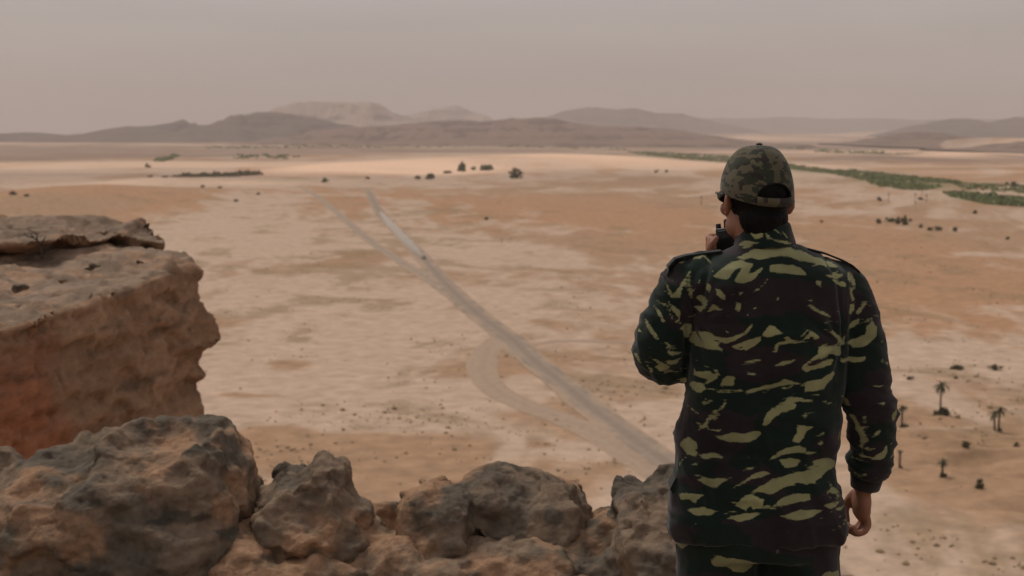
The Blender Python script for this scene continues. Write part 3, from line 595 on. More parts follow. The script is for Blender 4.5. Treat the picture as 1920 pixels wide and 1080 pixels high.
# countless vegetation: oasis belt, hedge lines, low scrub
def clumps(name, label, polys, n, hgt, wid, m, seed, cat=None):
    r = np.random.default_rng(seed); v = []; f = []
    import itertools
    for poly, share in polys:
        poly = np.array(poly, float); lo = poly.min(0); hi = poly.max(0); k = 0; tries = 0
        while k < int(n * share) and tries < n * 60:
            tries += 1; q = lo + r.random(2) * (hi - lo); ins = False
            for a, b in zip(poly, np.roll(poly, -1, 0)):
                if (a[1] > q[1]) != (b[1] > q[1]) and q[0] < (b[0] - a[0]) * (q[1] - a[1]) / (b[1] - a[1]) + a[0]: ins = not ins
            if not ins: continue
            k += 1; g = G(*q); z = GZ
            v.append((g[0], g[1]))
    v = np.array(v); z = GZ + ground_h(v[:, 0], v[:, 1]); V = []; Fc = []
    for (x, y), zz in zip(v, z):
        s = r.lognormal(0, .35); rx = wid * s; h = hgt * s
        for _ in range(9):
            c = np.array((x, y, zz)) + np.array((r.uniform(-1, 1) * rx, r.uniform(-1, 1) * rx, r.uniform(.1, 1) * h)); a = r.normal(size=3); a /= np.linalg.norm(a); b = np.cross(a, r.normal(size=3)); b /= np.linalg.norm(b)
            t = rx * r.uniform(.35, .6); k = len(V); V += [c - a * t, c + b * t, c + a * t, c - b * t]; Fc.append((k, k + 1, k + 2, k + 3))
    o = mesh_obj(name, V, Fc, m, smooth=False); tag(o, label, cat, kind='stuff'); return o
oasis_m = mat('oasis_foliage', (.15, .19, .075), .9, .1, col2=(.27, .31, .14), vscale=.05)
clumps('oasis_vegetation', 'long green belt of crops and palms crossing the plain behind the cap', [
    ([(1172, 283), (1240, 285), (1352, 291), (1440, 302), (1490, 309), (1490, 317), (1420, 312), (1350, 305), (1280, 301), (1200, 291)], .30),
    ([(1480, 309), (1560, 318), (1640, 322), (1720, 332), (1800, 342), (1802, 347), (1740, 344), (1690, 340), (1680, 352), (1650, 352), (1625, 340), (1560, 326), (1480, 318)], .28),
    ([(1640, 340), (1720, 345), (1770, 352), (1730, 358), (1680, 356)], .05), ([(1770, 362), (1800, 361), (1860, 368), (1960, 375), (1960, 392), (1850, 384), (1790, 371)], .22), ([(1790, 345), (1960, 350), (1960, 366), (1800, 356)], .025)], 8000, 1.0, 1.9, oasis_m, 701, 'oasis')
clumps('hedge_scrub', 'dark low line of scrub on the plain at left', [([(322, 334), (360, 329), (420, 328), (488, 326), (490, 331), (430, 335), (370, 337), (330, 336)], 1.)], 420, 1.7, 2.4, leaf_a, 702, 'scrub')
clumps('far_scrub', 'thin green scrub lines on the far plains', [([(290, 303), (312, 296), (336, 290), (322, 298), (305, 303)], .14), ([(380, 275), (900, 270), (1180, 276), (1180, 278), (900, 273), (380, 278)], .45), ([(1530, 279), (1660, 288), (1790, 293), (1660, 290), (1530, 282)], .16), ([(1340, 268), (1560, 276), (1700, 286), (1560, 279)], .10), ([(430, 290), (560, 292), (560, 299), (430, 297)], .05)], 700, 1.6, 5., oasis_m, 703, 'scrub')
def low_scrub():
    r = np.random.default_rng(77); u = r.uniform(-60, 1980, 60000); v = HOR + (1100 - HOR) * r.random(60000) ** .8; v = np.maximum(v, 318)
    s_ = (HOR - v) ; d = H * F / (v - HOR); x = (u - 960) / F * d; y = d
    den = fbm2(x / 22, y / 26, 4, 51, .62) + .30 * (blob(x, y, 640, 500, 150, 70) + blob(x, y, 1140, 700, 130, 80) + blob(x, y, 1850, 700, 120, 50) - 1.5 * blob(x, y, 1780, 930, 330, 150) + blob(x, y, 820, 400, 130, 40) + blob(x, y, 1750, 480, 200, 60))
    k = (den + .25 * r.normal(size=len(u))) > .42; x, y = x[k][:3800], y[k][:3800]; z = GZ + ground_h(x, y); n = len(x)
    rad = r.lognormal(-1.25, .4, n); V = np.zeros((n, 6, 3)); base = np.stack([x, y, z], 1)
    dirs = np.array([(1, 0, .25), (0, 1, .25), (-1, 0, .25), (0, -1, .25), (0, 0, .75), (0, 0, -.1)])
    V = base[:, None, :] + dirs[None] * rad[:, None, None] * r.uniform(.6, 1.2, (n, 6, 1))
    fc = np.array([(0, 1, 4), (1, 2, 4), (2, 3, 4), (3, 0, 4), (1, 0, 5), (2, 1, 5), (3, 2, 5), (0, 3, 5)])
    Fc = (fc[None] + 6 * np.arange(n)[:, None, None]).reshape(-1, 3)
    o = mesh_obj('low_scrub', V.reshape(-1, 3), Fc, mat('scrub_tuft', (.22, .16, .09), .95, .05, col2=(.33, .235, .135), vscale=.08), smooth=False)
    tag(o, 'tiny dry tufts dotted all over the valley floor', 'scrub', kind='stuff')
low_scrub()
# ================================================================== THE MAN
Y0 = 3.65
TILES = {1: (1240, 440, 5.4), 2: (1440, 440, 5.4), 3: (1240, 600, 5.4), 4: (1440, 600, 5.4), 5: (1240, 745, 5.4), 6: (1440, 745, 5.4), 7: (1180, 450, 3.6), 8: (1310, 260, 4.909)}
# brush strokes of the printed cloth, drawn on the cloth's own plane (tile, outline)
STROKES = [(1, [(205, 305), (300, 240), (480, 205), (420, 250), (300, 280), (220, 312)]), (1, [(600, 205), (780, 130), (870, 72), (990, 85), (890, 110), (780, 145), (640, 197)]),
 (1, [(770, 240), (860, 190), (950, 150), (1080, 140), (1330, 128), (1330, 214), (1150, 212), (1060, 235), (990, 250), (900, 225), (840, 245)]),
 (2, [(0, 142), (150, 128), (300, 158), (400, 182), (500, 228), (640, 272), (740, 312), (765, 340), (600, 328), (500, 290), (400, 274), (300, 257), (210, 215), (0, 215)]),
 (1, [(520, 420), (600, 350), (700, 285), (790, 255), (920, 290), (870, 350), (860, 390), (900, 380), (1000, 325), (1010, 345), (960, 380), (900, 440), (830, 470), (760, 472), (722, 460), (745, 410), (805, 330), (780, 322), (730, 345), (690, 395), (660, 442), (580, 432)]),
 (1, [(1080, 312), (1110, 308), (1300, 300), (1330, 302), (1330, 378), (1180, 362), (1075, 366), (1100, 335)]), (2, [(0, 305), (120, 292), (240, 307), (330, 340), (362, 380), (360, 402), (240, 387), (0, 362)]),
 (1, [(300, 385), (320, 370), (270, 450), (220, 540), (200, 640), (150, 640), (135, 610), (180, 560), (240, 470)]), (1, [(62, 505), (88, 540), (112, 600), (155, 655), (130, 650), (88, 590)]),
 (1, [(78, 678), (130, 730), (200, 780), (205, 830), (180, 920), (188, 850), (120, 770)]), (1, [(-10, 780), (20, 830), (52, 912), (28, 910), (-5, 840)]), (1, [(463, 490), (492, 495), (487, 572), (448, 562)]),
 (1, [(538, 540), (570, 538), (627, 600), (627, 652), (590, 632), (545, 592)]), (1, [(355, 645), (400, 610), (465, 660), (445, 730), (400, 785), (345, 740), (370, 730), (412, 735), (432, 710)]),
 (1, [(458, 782), (500, 700), (530, 688), (560, 725), (602, 740), (570, 752), (530, 745), (490, 772)]), (1, [(728, 668), (777, 673), (772, 752), (726, 737)]), (1, [(758, 568), (803, 563), (770, 592)]),
 (1, [(1128, 628), (1150, 605), (1156, 612), (1136, 638)]), (1, [(835, 775), (860, 785), (850, 796), (832, 788)]), (1, [(375, 480), (395, 458), (398, 472), (382, 492)]), (1, [(910, 712), (930, 716), (922, 736), (910, 730)]), (1, [(320, 570), (350, 545), (345, 570), (325, 585)]),
 (1, [(200, 970), (250, 920), (322, 930), (327, 1000), (290, 1080), (240, 1050), (250, 990)]),
 (3, [(310, 240), (350, 130), (480, 120), (560, 165), (640, 165), (740, 130), (820, 90), (880, 8), (890, 25), (845, 100), (720, 178), (640, 218), (600, 212), (470, 162), (590, 235), (540, 252), (625, 285), (480, 287), (360, 272)]),
 (3, [(690, 250), (760, 210), (870, 170), (960, 138), (977, 170), (910, 232), (830, 282), (785, 240), (765, 245), (800, 280), (720, 262)]), (3, [(978, 122), (1020, 70), (1050, 25), (1110, 40), (1185, 105), (1110, 122), (1040, 142)]),
 (3, [(1100, 240), (1150, 200), (1230, 185), (1205, 148), (1250, 143), (1300, 190), (1220, 215), (1150, 222), (1132, 280), (1142, 297), (1080, 292), (1120, 270)]), (4, [(120, 150), (160, 138), (200, 178), (375, 193), (210, 207), (150, 180)]),
 (3, [(330, 540), (400, 525), (480, 510), (562, 550), (552, 572), (500, 612), (450, 642), (438, 630), (480, 600), (420, 580), (340, 572)]), (3, [(518, 480), (552, 488), (577, 542), (550, 530)]), (3, [(640, 543), (722, 548), (712, 642), (583, 642), (608, 580)]),
 (3, [(240, 655), (340, 638), (420, 643), (447, 690), (400, 732), (330, 747), (240, 717)]), (3, [(835, 690), (920, 668), (1000, 640), (1140, 615), (1220, 568), (1310, 590), (1240, 622), (1100, 657), (980, 682), (900, 702), (820, 728)]),
 (3, [(510, 688), (560, 698), (740, 688), (830, 678), (740, 706), (640, 712), (560, 722)]), (3, [(408, 832), (450, 823), (515, 803), (470, 837), (425, 853)]), (3, [(508, 902), (560, 888), (608, 840), (642, 788), (637, 832), (600, 882), (530, 922)]),
 (3, [(298, 908), (320, 913), (382, 957), (360, 957)]), (3, [(1130, 847), (1180, 815), (1310, 750), (1310, 790), (1200, 832)]), (3, [(998, 1032), (1020, 950), (1080, 880), (1150, 850), (1320, 832), (1320, 870), (1180, 907), (1100, 972), (1050, 1032)]),
 (4, [(0, 872), (130, 835), (270, 823), (250, 842), (180, 882), (100, 902), (0, 975)]), (4, [(55, 852), (150, 790), (250, 748), (330, 773), (445, 788), (430, 803), (300, 792), (200, 812)]), (3, [(838, 387), (972, 368), (978, 380), (900, 397), (850, 392)]),
 (3, [(1120, 432), (1200, 388), (1300, 373), (1230, 407), (1160, 432)]), (4, [(48, 432), (120, 393), (245, 373), (180, 407), (120, 428)]), (4, [(328, 58), (400, 88), (485, 145), (472, 167), (428, 167), (388, 120)]),
 (4, [(498, 38), (560, 78), (640, 98), (700, 148), (755, 200), (785, 155), (772, 240), (738, 250), (690, 182), (600, 102), (540, 77)]),
 (4, [(480, 258), (560, 248), (730, 263), (737, 362), (690, 352), (640, 332), (560, 335), (480, 360), (430, 380), (370, 410), (345, 450), (450, 430), (540, 400), (640, 388), (622, 432), (560, 457), (400, 482), (360, 505), (298, 460), (340, 415), (400, 370), (478, 320)]),
 (4, [(340, 610), (440, 588), (530, 573), (640, 508), (672, 530), (640, 580), (580, 632), (540, 682), (420, 700), (350, 692)]), (4, [(0, 630), (100, 600), (200, 588), (330, 628), (340, 652), (260, 622), (180, 622), (80, 647), (0, 662)]),
 (2, [(630, 445), (700, 465), (790, 490), (800, 525), (740, 515), (680, 490)]), (2, [(565, 400), (650, 405), (770, 420), (740, 432), (620, 425)]), (2, [(345, 680), (400, 695), (480, 740), (560, 775), (610, 820), (560, 805), (470, 765), (410, 730)]), (2, [(450, 455), (520, 460), (500, 480), (512, 512), (470, 490)]),
 (2, [(850, 440), (912, 470), (912, 540), (880, 520)]), (2, [(835, 530), (880, 620), (910, 690), (870, 680), (850, 600)]), (2, [(845, 715), (895, 712), (890, 770), (850, 815), (835, 790)]), (2, [(905, 795), (1015, 690), (1020, 710), (940, 820)]), (2, [(340, 650), (410, 640), (400, 655)]),
 (4, [(815, 105), (850, 45), (925, -5), (935, 30), (880, 82)]), (4, [(790, 240), (900, 200), (1000, 160), (1022, 110), (998, 90), (1085, 18), (1130, 100), (1125, 180), (1060, 232), (980, 282), (880, 292), (860, 262)]),
 (4, [(740, 397), (900, 388), (1003, 383), (1003, 420), (900, 447), (840, 432), (740, 430)]), (4, [(1055, 678), (1120, 690), (1225, 678), (1150, 707)]), (4, [(808, 818), (850, 838), (885, 907), (808, 907)]), (4, [(1110, 850), (1212, 858), (1190, 887)]),
 (6, [(268, 253), (435, 268), (370, 312), (332, 372), (290, 425), (218, 412), (265, 330)]), (5, [(508, 370), (600, 375), (690, 333), (820, 338), (900, 318), (982, 313), (982, 342), (940, 387), (860, 417), (700, 427), (580, 407)]),
 (5, [(358, 263), (430, 283), (520, 318), (603, 303), (570, 333), (480, 317), (400, 297)]), (5, [(203, 520), (250, 450), (290, 423), (357, 465), (362, 510), (330, 525), (372, 560), (340, 602), (280, 592), (248, 562)]),
 (5, [(368, 590), (440, 563), (520, 548), (580, 563), (628, 597), (560, 592), (490, 597), (440, 608)]), (5, [(305, 758), (400, 783), (480, 795), (590, 790), (695, 783), (600, 827), (530, 882), (450, 867), (390, 832), (335, 810), (400, 805)]),
 (5, [(700, 878), (780, 825), (860, 775), (920, 728), (1000, 708), (1075, 730), (980, 762), (880, 787), (800, 832)]), (5, [(785, 712), (850, 678), (935, 663), (860, 697)]),
 (5, [(878, 922), (960, 860), (1100, 790), (1200, 783), (1320, 730), (1320, 850), (1180, 862), (1110, 922), (1050, 927), (960, 907)]), (5, [(720, 1052), (800, 968), (870, 938), (1003, 990), (985, 1070), (900, 1085), (870, 1040), (830, 1100)]),
 (5, [(188, 1000), (240, 978), (425, 958), (370, 1000), (330, 1058), (280, 1032), (200, 1048)]), (5, [(1168, 600), (1310, 588), (1310, 672), (1220, 667)]), (5, [(1048, 607), (1130, 560), (1200, 498), (1310, 466), (1310, 520), (1200, 547)]),
 (5, [(1095, 1042), (1180, 968), (1310, 930), (1310, 1020), (1180, 1032)]),
 (6, [(-20, 795), (100, 770), (200, 735), (340, 720), (450, 700), (360, 672), (350, 658), (500, 680), (418, 640), (480, 613), (600, 608), (692, 655), (692, 717), (600, 732), (520, 792), (420, 832), (360, 847), (270, 822), (130, 857), (40, 902), (-20, 935)]),
 (6, [(98, 600), (180, 583), (303, 605), (262, 667), (170, 672), (110, 642)]), (6, [(0, 582), (80, 520), (170, 473), (280, 463), (360, 483), (350, 510), (485, 550), (400, 552), (330, 527), (150, 522)]), (6, [(78, 1032), (150, 958), (260, 933), (392, 940), (402, 1000), (300, 1007), (150, 1032)]),
 (6, [(578, 942), (650, 903), (742, 970), (680, 972)]), (6, [(430, 355), (500, 348), (542, 333), (552, 357), (500, 367)]), (6, [(480, 450), (520, 415), (540, 440), (510, 465)]), (6, [(928, 382), (970, 343), (1062, 323), (1000, 372)]), (6, [(1098, 442), (1140, 388), (1187, 358), (1172, 412)]),
 (6, [(1108, 682), (1160, 630), (1220, 600), (1260, 535), (1275, 590), (1250, 662), (1190, 687)]), (6, [(828, 618), (1000, 636), (1112, 665), (1000, 664)]), (6, [(998, 852), (1080, 838), (1060, 862)]), (6, [(968, 533), (1080, 572), (1142, 563), (1080, 588)]), (6, [(840, 660), (960, 690), (1070, 712), (950, 705)]),
 (5, [(250, 1130), (420, 1090), (560, 1120), (480, 1160), (330, 1175)]), (5, [(640, 1180), (800, 1130), (980, 1120), (900, 1170), (760, 1210)]), (6, [(80, 1140), (300, 1090), (520, 1110), (420, 1160), (240, 1190)]), (6, [(540, 1060), (640, 1040), (700, 1090), (600, 1100)]),
 (7, [(183, 463), (220, 500), (247, 560), (240, 577), (213, 530)]), (7, [(118, 548), (150, 590), (217, 687), (180, 672), (138, 620)]), (7, [(38, 798), (70, 798), (97, 862), (73, 852)]), (7, [(148, 808), (200, 828), (292, 880), (270, 912), (220, 907), (188, 880), (215, 860)]),
 (7, [(243, 733), (290, 765), (372, 775), (340, 792), (280, 787)]), (7, [(258, 828), (372, 818), (330, 852), (280, 862)]), (7, [(133, 868), (172, 900), (165, 932)]), (7, [(60, 600), (102, 650), (70, 640)]), (7, [(250, 700), (300, 730), (330, 745), (280, 740)]),
 (8, [(440, 830), (480, 788), (540, 798), (605, 860), (595, 905), (530, 928), (488, 870), (450, 850)]), (8, [(608, 768), (685, 766), (620, 795)]), (8, [(618, 868), (685, 922), (635, 922)]), (8, [(688, 823), (782, 890), (735, 870)]), (8, [(778, 848), (835, 922), (798, 890)]),
 (2, [(50, 50), (200, 72), (255, 97), (180, 97), (80, 67)])]
def cloth_plane(t, q):
    ox, oy, k = TILES[t]; p = P(ox + q[0] / k, oy + q[1] / k, Y0 - .09); return p[0], p[2]
def cloth_fields(o, off, dens=.0, traced=1.):
    """signed distance to the khaki strokes (back) blended into free brush noise (sides, front); and a brown/green field"""
    p = co(o) + np.array(off); n = nrm(o); x, z = p[:, 0], p[:, 2]; sdf = np.full(len(p), -.05)
    for t, poly in STROKES:
        a = np.array([cloth_plane(t, q) for q in poly]); b = np.roll(a, -1, 0); lo = a.min(0) - .03; hi = a.max(0) + .03
        k = np.where((x > lo[0]) & (x < hi[0]) & (z > lo[1]) & (z < hi[1]))[0]
        if not len(k): continue
        q = np.stack([x[k], z[k]], 1); dm = np.full(len(k), 9.); ins = np.zeros(len(k), bool)
        for s, e in zip(a, b):
            d = e - s; t_ = np.clip(((q - s) @ d) / (d @ d + 1e-12), 0, 1); dm = np.minimum(dm, np.linalg.norm(q - s - t_[:, None] * d, axis=1))
            cr = (s[1] > q[:, 1]) != (e[1] > q[:, 1])
            with np.errstate(divide='ignore', invalid='ignore'): xi = (e[0] - s[0]) * (q[:, 1] - s[1]) / (e[1] - s[1]) + s[0]
            ins ^= cr & (q[:, 0] < xi)
        sdf[k] = np.maximum(sdf[k], np.where(ins, dm, -dm))
    wp = p + .03 * np.stack([fbm(p * 9, 3, 801), fbm(p * 9, 3, 802), fbm(p * 9, 3, 803)], 1)
    free = (fbm(wp * np.array((7, 7, 17.)), 3, 811, .45) - .36 + dens) * .05
    dash = (fbm(wp * np.array((20, 20, 62.)) + np.array((0, 0, 9.)) * fbm(p * 5, 2, 815)[:, None], 3, 813, .5) - .53) * .016; sdf = np.maximum(sdf, dash); wgt = ss(.05, .45, -n[:, 1]) * ss(.62, .72, z) * traced
    set_float(o, free + (sdf - free) * wgt, 'khaki')
    set_float(o, fbm(wp * np.array((6, 6, 13.)), 3, 821, .5), 'greenness')
def camo_mat(name, khaki, green, brown, jag=.0038):
    m = bpy.data.materials.new(name); m.use_nodes = True; n = m.node_tree.nodes; l = m.node_tree.links.new; b = n['Principled BSDF']
    b.inputs['Roughness'].default_value = .88; b.inputs['Specular IOR Level'].default_value = .12; b.inputs['Sheen Weight'].default_value = .18
    g = n.new('ShaderNodeTexCoord')
    def at(nm): a = n.new('ShaderNodeAttribute'); a.attribute_name = nm; return a.outputs['Fac']
    mp = n.new('ShaderNodeMapping'); mp.inputs['Scale'].default_value = (60, 60, 180); l(g.outputs['Object'], mp.inputs[0])
    no = n.new('ShaderNodeTexNoise'); no.inputs['Scale'].default_value = 1; no.inputs['Detail'].default_value = 4; l(mp.outputs[0], no.inputs[0])
    def step(f, amp, wd):
        ma = n.new('ShaderNodeMath'); ma.operation = 'MULTIPLY_ADD'; l(no.outputs[0], ma.inputs[0]); ma.inputs[1].default_value = amp; ma.inputs[2].default_value = -amp * .5 + amp * .06
        ad = n.new('ShaderNodeMath'); ad.operation = 'ADD'; l(f, ad.inputs[0]); l(ma.outputs[0], ad.inputs[1])
        mr = n.new('ShaderNodeMapRange'); mr.inputs[1].default_value = -wd; mr.inputs[2].default_value = wd; l(ad.outputs[0], mr.inputs[0]); return mr.outputs[0]
    m1 = n.new('ShaderNodeMix'); m1.data_type = 'RGBA'; m1.inputs[6].default_value = (*brown, 1); m1.inputs[7].default_value = (*green, 1); l(step(at('greenness'), .25, .03), m1.inputs[0])
    m2 = n.new('ShaderNodeMix'); m2.data_type = 'RGBA'; m2.inputs[7].default_value = (*khaki, 1); l(m1.outputs[2], m2.inputs[6]); l(step(at('khaki'), jag * 2, .0013), m2.inputs[0])
    # faded, slightly uneven dye
    n2 = n.new('ShaderNodeTexNoise'); n2.inputs['Scale'].default_value = 7; n2.inputs['Detail'].default_value = 9; n2.inputs['Roughness'].default_value = .65; l(g.outputs['Object'], n2.inputs[0])
    mr = n.new('ShaderNodeMapRange'); mr.inputs[1].default_value = .25; mr.inputs[2].default_value = .75; mr.inputs[3].default_value = .62; mr.inputs[4].default_value = 1.35; l(n2.outputs[0], mr.inputs[0])
    vm = n.new('ShaderNodeVectorMath'); vm.operation = 'SCALE'; l(m2.outputs[2], vm.inputs[0]); l(mr.outputs[0], vm.inputs['Scale']); l(vm.outputs[0], b.inputs['Base Color'])
    wv = n.new('ShaderNodeTexWave'); wv.inputs['Scale'].default_value = 260; wv.inputs['Distortion'].default_value = 1.; l(g.outputs['Object'], wv.inputs[0])
    bu = n.new('ShaderNodeBump'); bu.inputs['Strength'].default_value = .12; bu.inputs['Distance'].default_value = .001; l(wv.outputs[0], bu.inputs['Height'])
    b3 = n.new('ShaderNodeBump'); b3.inputs['Strength'].default_value = .5; b3.inputs['Distance'].default_value = .006; l(n2.outputs[0], b3.inputs['Height']); l(bu.outputs[0], b3.inputs['Normal']); l(b3.outputs[0], b.inputs['Normal'])
    return m
jacket_m = camo_mat('brush_camouflage', (.275, .28, .14), (.009, .019, .0145), (.024, .019, .021))
trouser_m = camo_mat('trouser_camouflage', (.235, .235, .115), (.010, .019, .0145), (.024, .019, .021))
cap_m = camo_mat('cap_camouflage', (.118, .105, .066), (.040, .046, .031), (.036, .029, .027), .0)
strap_m = mat('dark_strap_cloth', (.016, .018, .016), .85, .15, bump=.3, bscale=300)
skin_m = mat('skin', (.30, .14, .085), .55, .35, bump=.15, bscale=120, var=.12, vscale=18)
hair_m = mat('black_hair', (.005, .0048, .0045), .6, .15, bump=.8, bscale=160)
glass_m = mat('dark_lens', (.01, .01, .012), .12, .5)
metal_m = mat('pale_metal', (.45, .42, .38), .35, .5); metal_m.node_tree.nodes['Principled BSDF'].inputs['Metallic'].default_value = .8
black_m = mat('black_plastic', (.012, .014, .015), .42, .4, bump=.15, bscale=200)
boot_m = mat('boot_leather', (.03, .024, .02), .6, .3, bump=.3, bscale=60)
red_m = mat('red_cloth', (.28, .06, .05), .85, .1)

def man():
    foot = P(1432, 700, Y0); foot = np.array((foot[0], Y0, 0.)); root = empty('person', foot)
    tag(root, 'man in dark camouflage jacket and cap seen from behind, holding a radio to his mouth', 'person')
    HO = P(1416, 372, Y0 + .015); RH = rotz(R(17)) @ roty(R(1.5))      # head centre and turn
    def hd(x, y, z): return HO + RH @ np.array((x, y, z))
    zz = lambda v, u=1430, Y=Y0: P(u, v, Y)[2]
    xx = lambda u, v=600, Y=Y0: P(u, v, Y)[0]
    # joints
    LS = P(1296, 528, Y0 + .0); LE = P(1247, 668, Y0 + .03); LW = P(1330, 520, Y0 + .165); LH = P(1340, 470, Y0 + .185)
    RS = P(1583, 532, Y0); RE = P(1622, 720, Y0 + .005); RW = P(1622, 905, Y0 + .05)
    hipz = .93; cx = xx(1425, 900)
    HL = np.array((cx - .095, Y0 + .01, hipz)); HR = np.array((cx + .095, Y0 + .01, hipz))
    KL = np.array((cx - .115, Y0 + .02, .50)); KR = np.array((cx + .13, Y0 + .02, .50)); AL = np.array((cx - .13, Y0 - .02, .09)); AR = np.array((cx + .155, Y0 - .02, .09))
    # ---------------- body: one continuous skin surface
    s = Soup()
    s.ell(hd(0, -.012, .032), (.076, .095, .088), RH); s.ell(hd(0, .03, -.05), (.056, .062, .078), RH); s.ell(hd(0, .055, -.095), (.030, .03, .028), RH)
    for k in (-1, 1):
        s.ell(hd(k * .042, .02, -.072), (.022, .045, .03), RH); s.ell(hd(k * (.088 if k > 0 else .082), -.012, -.012), (.0075, .020, .031), RH @ rotz(k * .85)); s.ell(hd(k * .082, -.006, -.036), (.006, .010, .012), RH)
        s.ell(hd(k * .045, .062, -.03), (.022, .024, .02), RH); s.ell(hd(k * .034, .078, .018), (.026, .014, .009), RH)
    s.tube([hd(0, .083, .012), hd(0, .100, -.012), hd(0, .108, -.03), hd(0, .09, -.04)], [.009, .011, .013, .010], 8); s.ell(hd(0, .082, -.064), (.024, .012, .006), RH); s.ell(hd(0, .08, -.074), (.021, .012, .007), RH)
    nb = P(1432, 470, Y0 - .01); s.tube([hd(0, -.015, -.02), hd(0, -.015, -.07), nb, nb + np.array((0, .01, -.06))], [.058, .058, .060, .055], 16, sub=3)
    s.tube([P(1432, 505, Y0), P(1432, 560, Y0), P(1430, 700, Y0), P(1425, 830, Y0), np.array((cx, Y0, hipz - .02))], [.07, .10, .10, .10, .105], 18, sub=3)
    s.tube([P(1432, 525, Y0), LS + np.array((0, 0, -.02)), LE], [.05, .044, .038], 12, sub=4); s.tube([LE, LW], [.040, .029], 12)
    s.tube([P(1432, 525, Y0), RS + np.array((0, 0, -.02)), RE, RW], [.05, .044, .037, .026], 12, sub=4)
    for a, k, f in ((HL, KL, AL), (HR, KR, AR)):
        s.tube([a, k, f], [.085, .055, .038], 12, sub=4); s.ell(f + np.array((0, .06, -.045)), (.04, .11, .035))
    # left hand: palm on the outer side of the radio, thumb towards us, four fingers round the far side
    RAD = P(1362, 452, Y0 + .20)      # centre of the radio's upper half
    pal = P(1343, 478, Y0 + .205); s.tube([LW, LW + (pal - LW) * .6, pal], [.028, .026, .024], 10)
    s.ell(pal + np.array((-.012, .004, .012)), (.016, .032, .042))
    for i, (dz, ln) in enumerate(((.042, 1.), (.022, 1.08), (.002, 1.0), (-.017, .85))):
        b = pal + np.array((-.018, .028, dz)); s.tube([b, b + np.array((.006, .026, .004)), b + np.array((.030 * ln, .034, .004)), b + np.array((.046 * ln, .022, .002))], [.0095, .0095, .0088, .0075], 8, sub=3, round_ends=True)
    b = pal + np.array((-.016, -.016, -.012)); s.tube([b, P(1333, 466, Y0 + .165), P(1336, 457, Y0 + .163), P(1343, 446, Y0 + .17)], [.013, .0125, .0115, .009], 9, sub=4, round_ends=True)
    # right hand: loose fist hanging at the thigh
    hw = RW + np.array((0, .012, -.02)); kn = RW + np.array((-.004, .02, -.088)); s.tube([RW, hw], [.026, .027], 12); s.ell((hw + kn) / 2 + np.array((0, .006, -.004)), (.025, .042, .054)); s.ell(kn + np.array((.004, .008, .004)), (.024, .041, .022))
    for i, dy in enumerate((.040, .019, -.002, -.022)):
        b = kn + np.array((.008, dy, .0)); ln = (1., 1.1, 1.02, .85)[i]; fy = -.004 * i
        s.tube([b, b + np.array((.006, fy * .3, -.030 * ln)), b + np.array((-.010, fy, -.052 * ln)), b + np.array((-.030, fy, -.050 * ln)), b + np.array((-.036, fy, -.034 * ln))], [.0112, .0105, .0098, .009, .0078], 8, sub=3, round_ends=True)
    b = hw + np.array((-.014, .035, -.02)); s.tube([b, b + np.array((-.018, .014, -.03)), b + np.array((-.022, .012, -.055)), b + np.array((-.018, .004, -.078))], [.014, .012, .0105, .009], 9, sub=3, round_ends=True)
    body = s.obj('body', skin_m); remesh(body, .0048); relax(body, 2, .5); setpar(body, root)
    # ---------------- hair
    s = Soup(); s.ell(hd(0, -.020, .022), (.081, .092, .096), RH, 28, 18); s.ell(hd(0, -.052, -.048), (.066, .050, .052), RH, 24, 16); s.tube([hd(0, -.05, -.04), hd(0, -.048, -.088)], [.058, .050], 18)
    hair = s.obj('hair', hair_m); remesh(hair, .0045); relax(hair, 4, .5)
    p = co(hair); n = nrm(hair); q = (p - HO) @ RH; az = np.arctan2(q[:, 0], -q[:, 1])
    st = fbm(np.stack([az * 38, q[:, 2] * 14, q[:, 1] * 8], 1), 4, 851, .6, True); set_co(hair, p + n * (.0035 * st - .002)[:, None]); setpar(hair, root)
    # ---------------- cap
    NA, NR = 220, 64; az = np.linspace(0, 2 * math.pi, NA, endpoint=False); V = []
    ca = np.sin(az); sa = -np.cos(az)      # az = 0 is the back of the head
    def rimz(y): return .012 + .24 * y
    for j in range(NR + 1):
        t = j / NR; ph = t * math.pi / 2
        wd = math.cos(ph) ** .62 if t < 1 else 0.
        x = .0915 * ca * wd; y = -.008 + (.106 - .004 * sa) * sa * wd
        zr = rimz(-.008 + .106 * sa); ztop = .136 - .012 * (y + .008) / .1 * .3
        seam = .0010 * np.abs(np.cos(3 * az)) ** 14
        z = zr + (ztop - zr) * math.sin(ph) ** 1.25
        bulge = 1 + .02 * math.sin(math.pi * min(t * 1.6, 1)); V.append(np.stack([x * (bulge - seam * 6), (y + .008) * (bulge - seam * 6) - .008, z], 1))
    V = np.concatenate(V); fc = grid_faces(NR + 1, NA, True); cen = V[fc].mean(1)
    back = cen[:, 1] < -.05; zl = cen[:, 2] - (rimz(-.114) + .021); inside = back & (zl > 0) & (np.abs(cen[:, 0]) < .046) & (zl < .036 * np.sqrt(np.clip(1 - (cen[:, 0] / .046) ** 2, 0, 1)) + .001)
    fc = fc[~inside]
    cap = mesh_obj('cap', HO + V @ RH.T, fc[:, ::-1], cap_m); so_ = cap.modifiers.new('s', 'SOLIDIFY'); so_.thickness = .0022; so_.offset = 1; bake(cap)
    def cap_fields(o):
        q = (co(o) - HO) @ RH; wq = q + .012 * np.stack([fbm(q * 28, 3, 861), fbm(q * 28, 3, 862), fbm(q * 28, 3, 863)], 1)
        set_float(o, (fbm(wq * np.array((50, 50, 92.)), 3, 871) + .02) * .02, 'khaki'); set_float(o, fbm(wq * np.array((42, 42, 88.)), 3, 872) + .08, 'greenness')
    cap_fields(cap); setpar(cap, root)
    # edge binding of the rear opening
    s = Soup(); arc = []
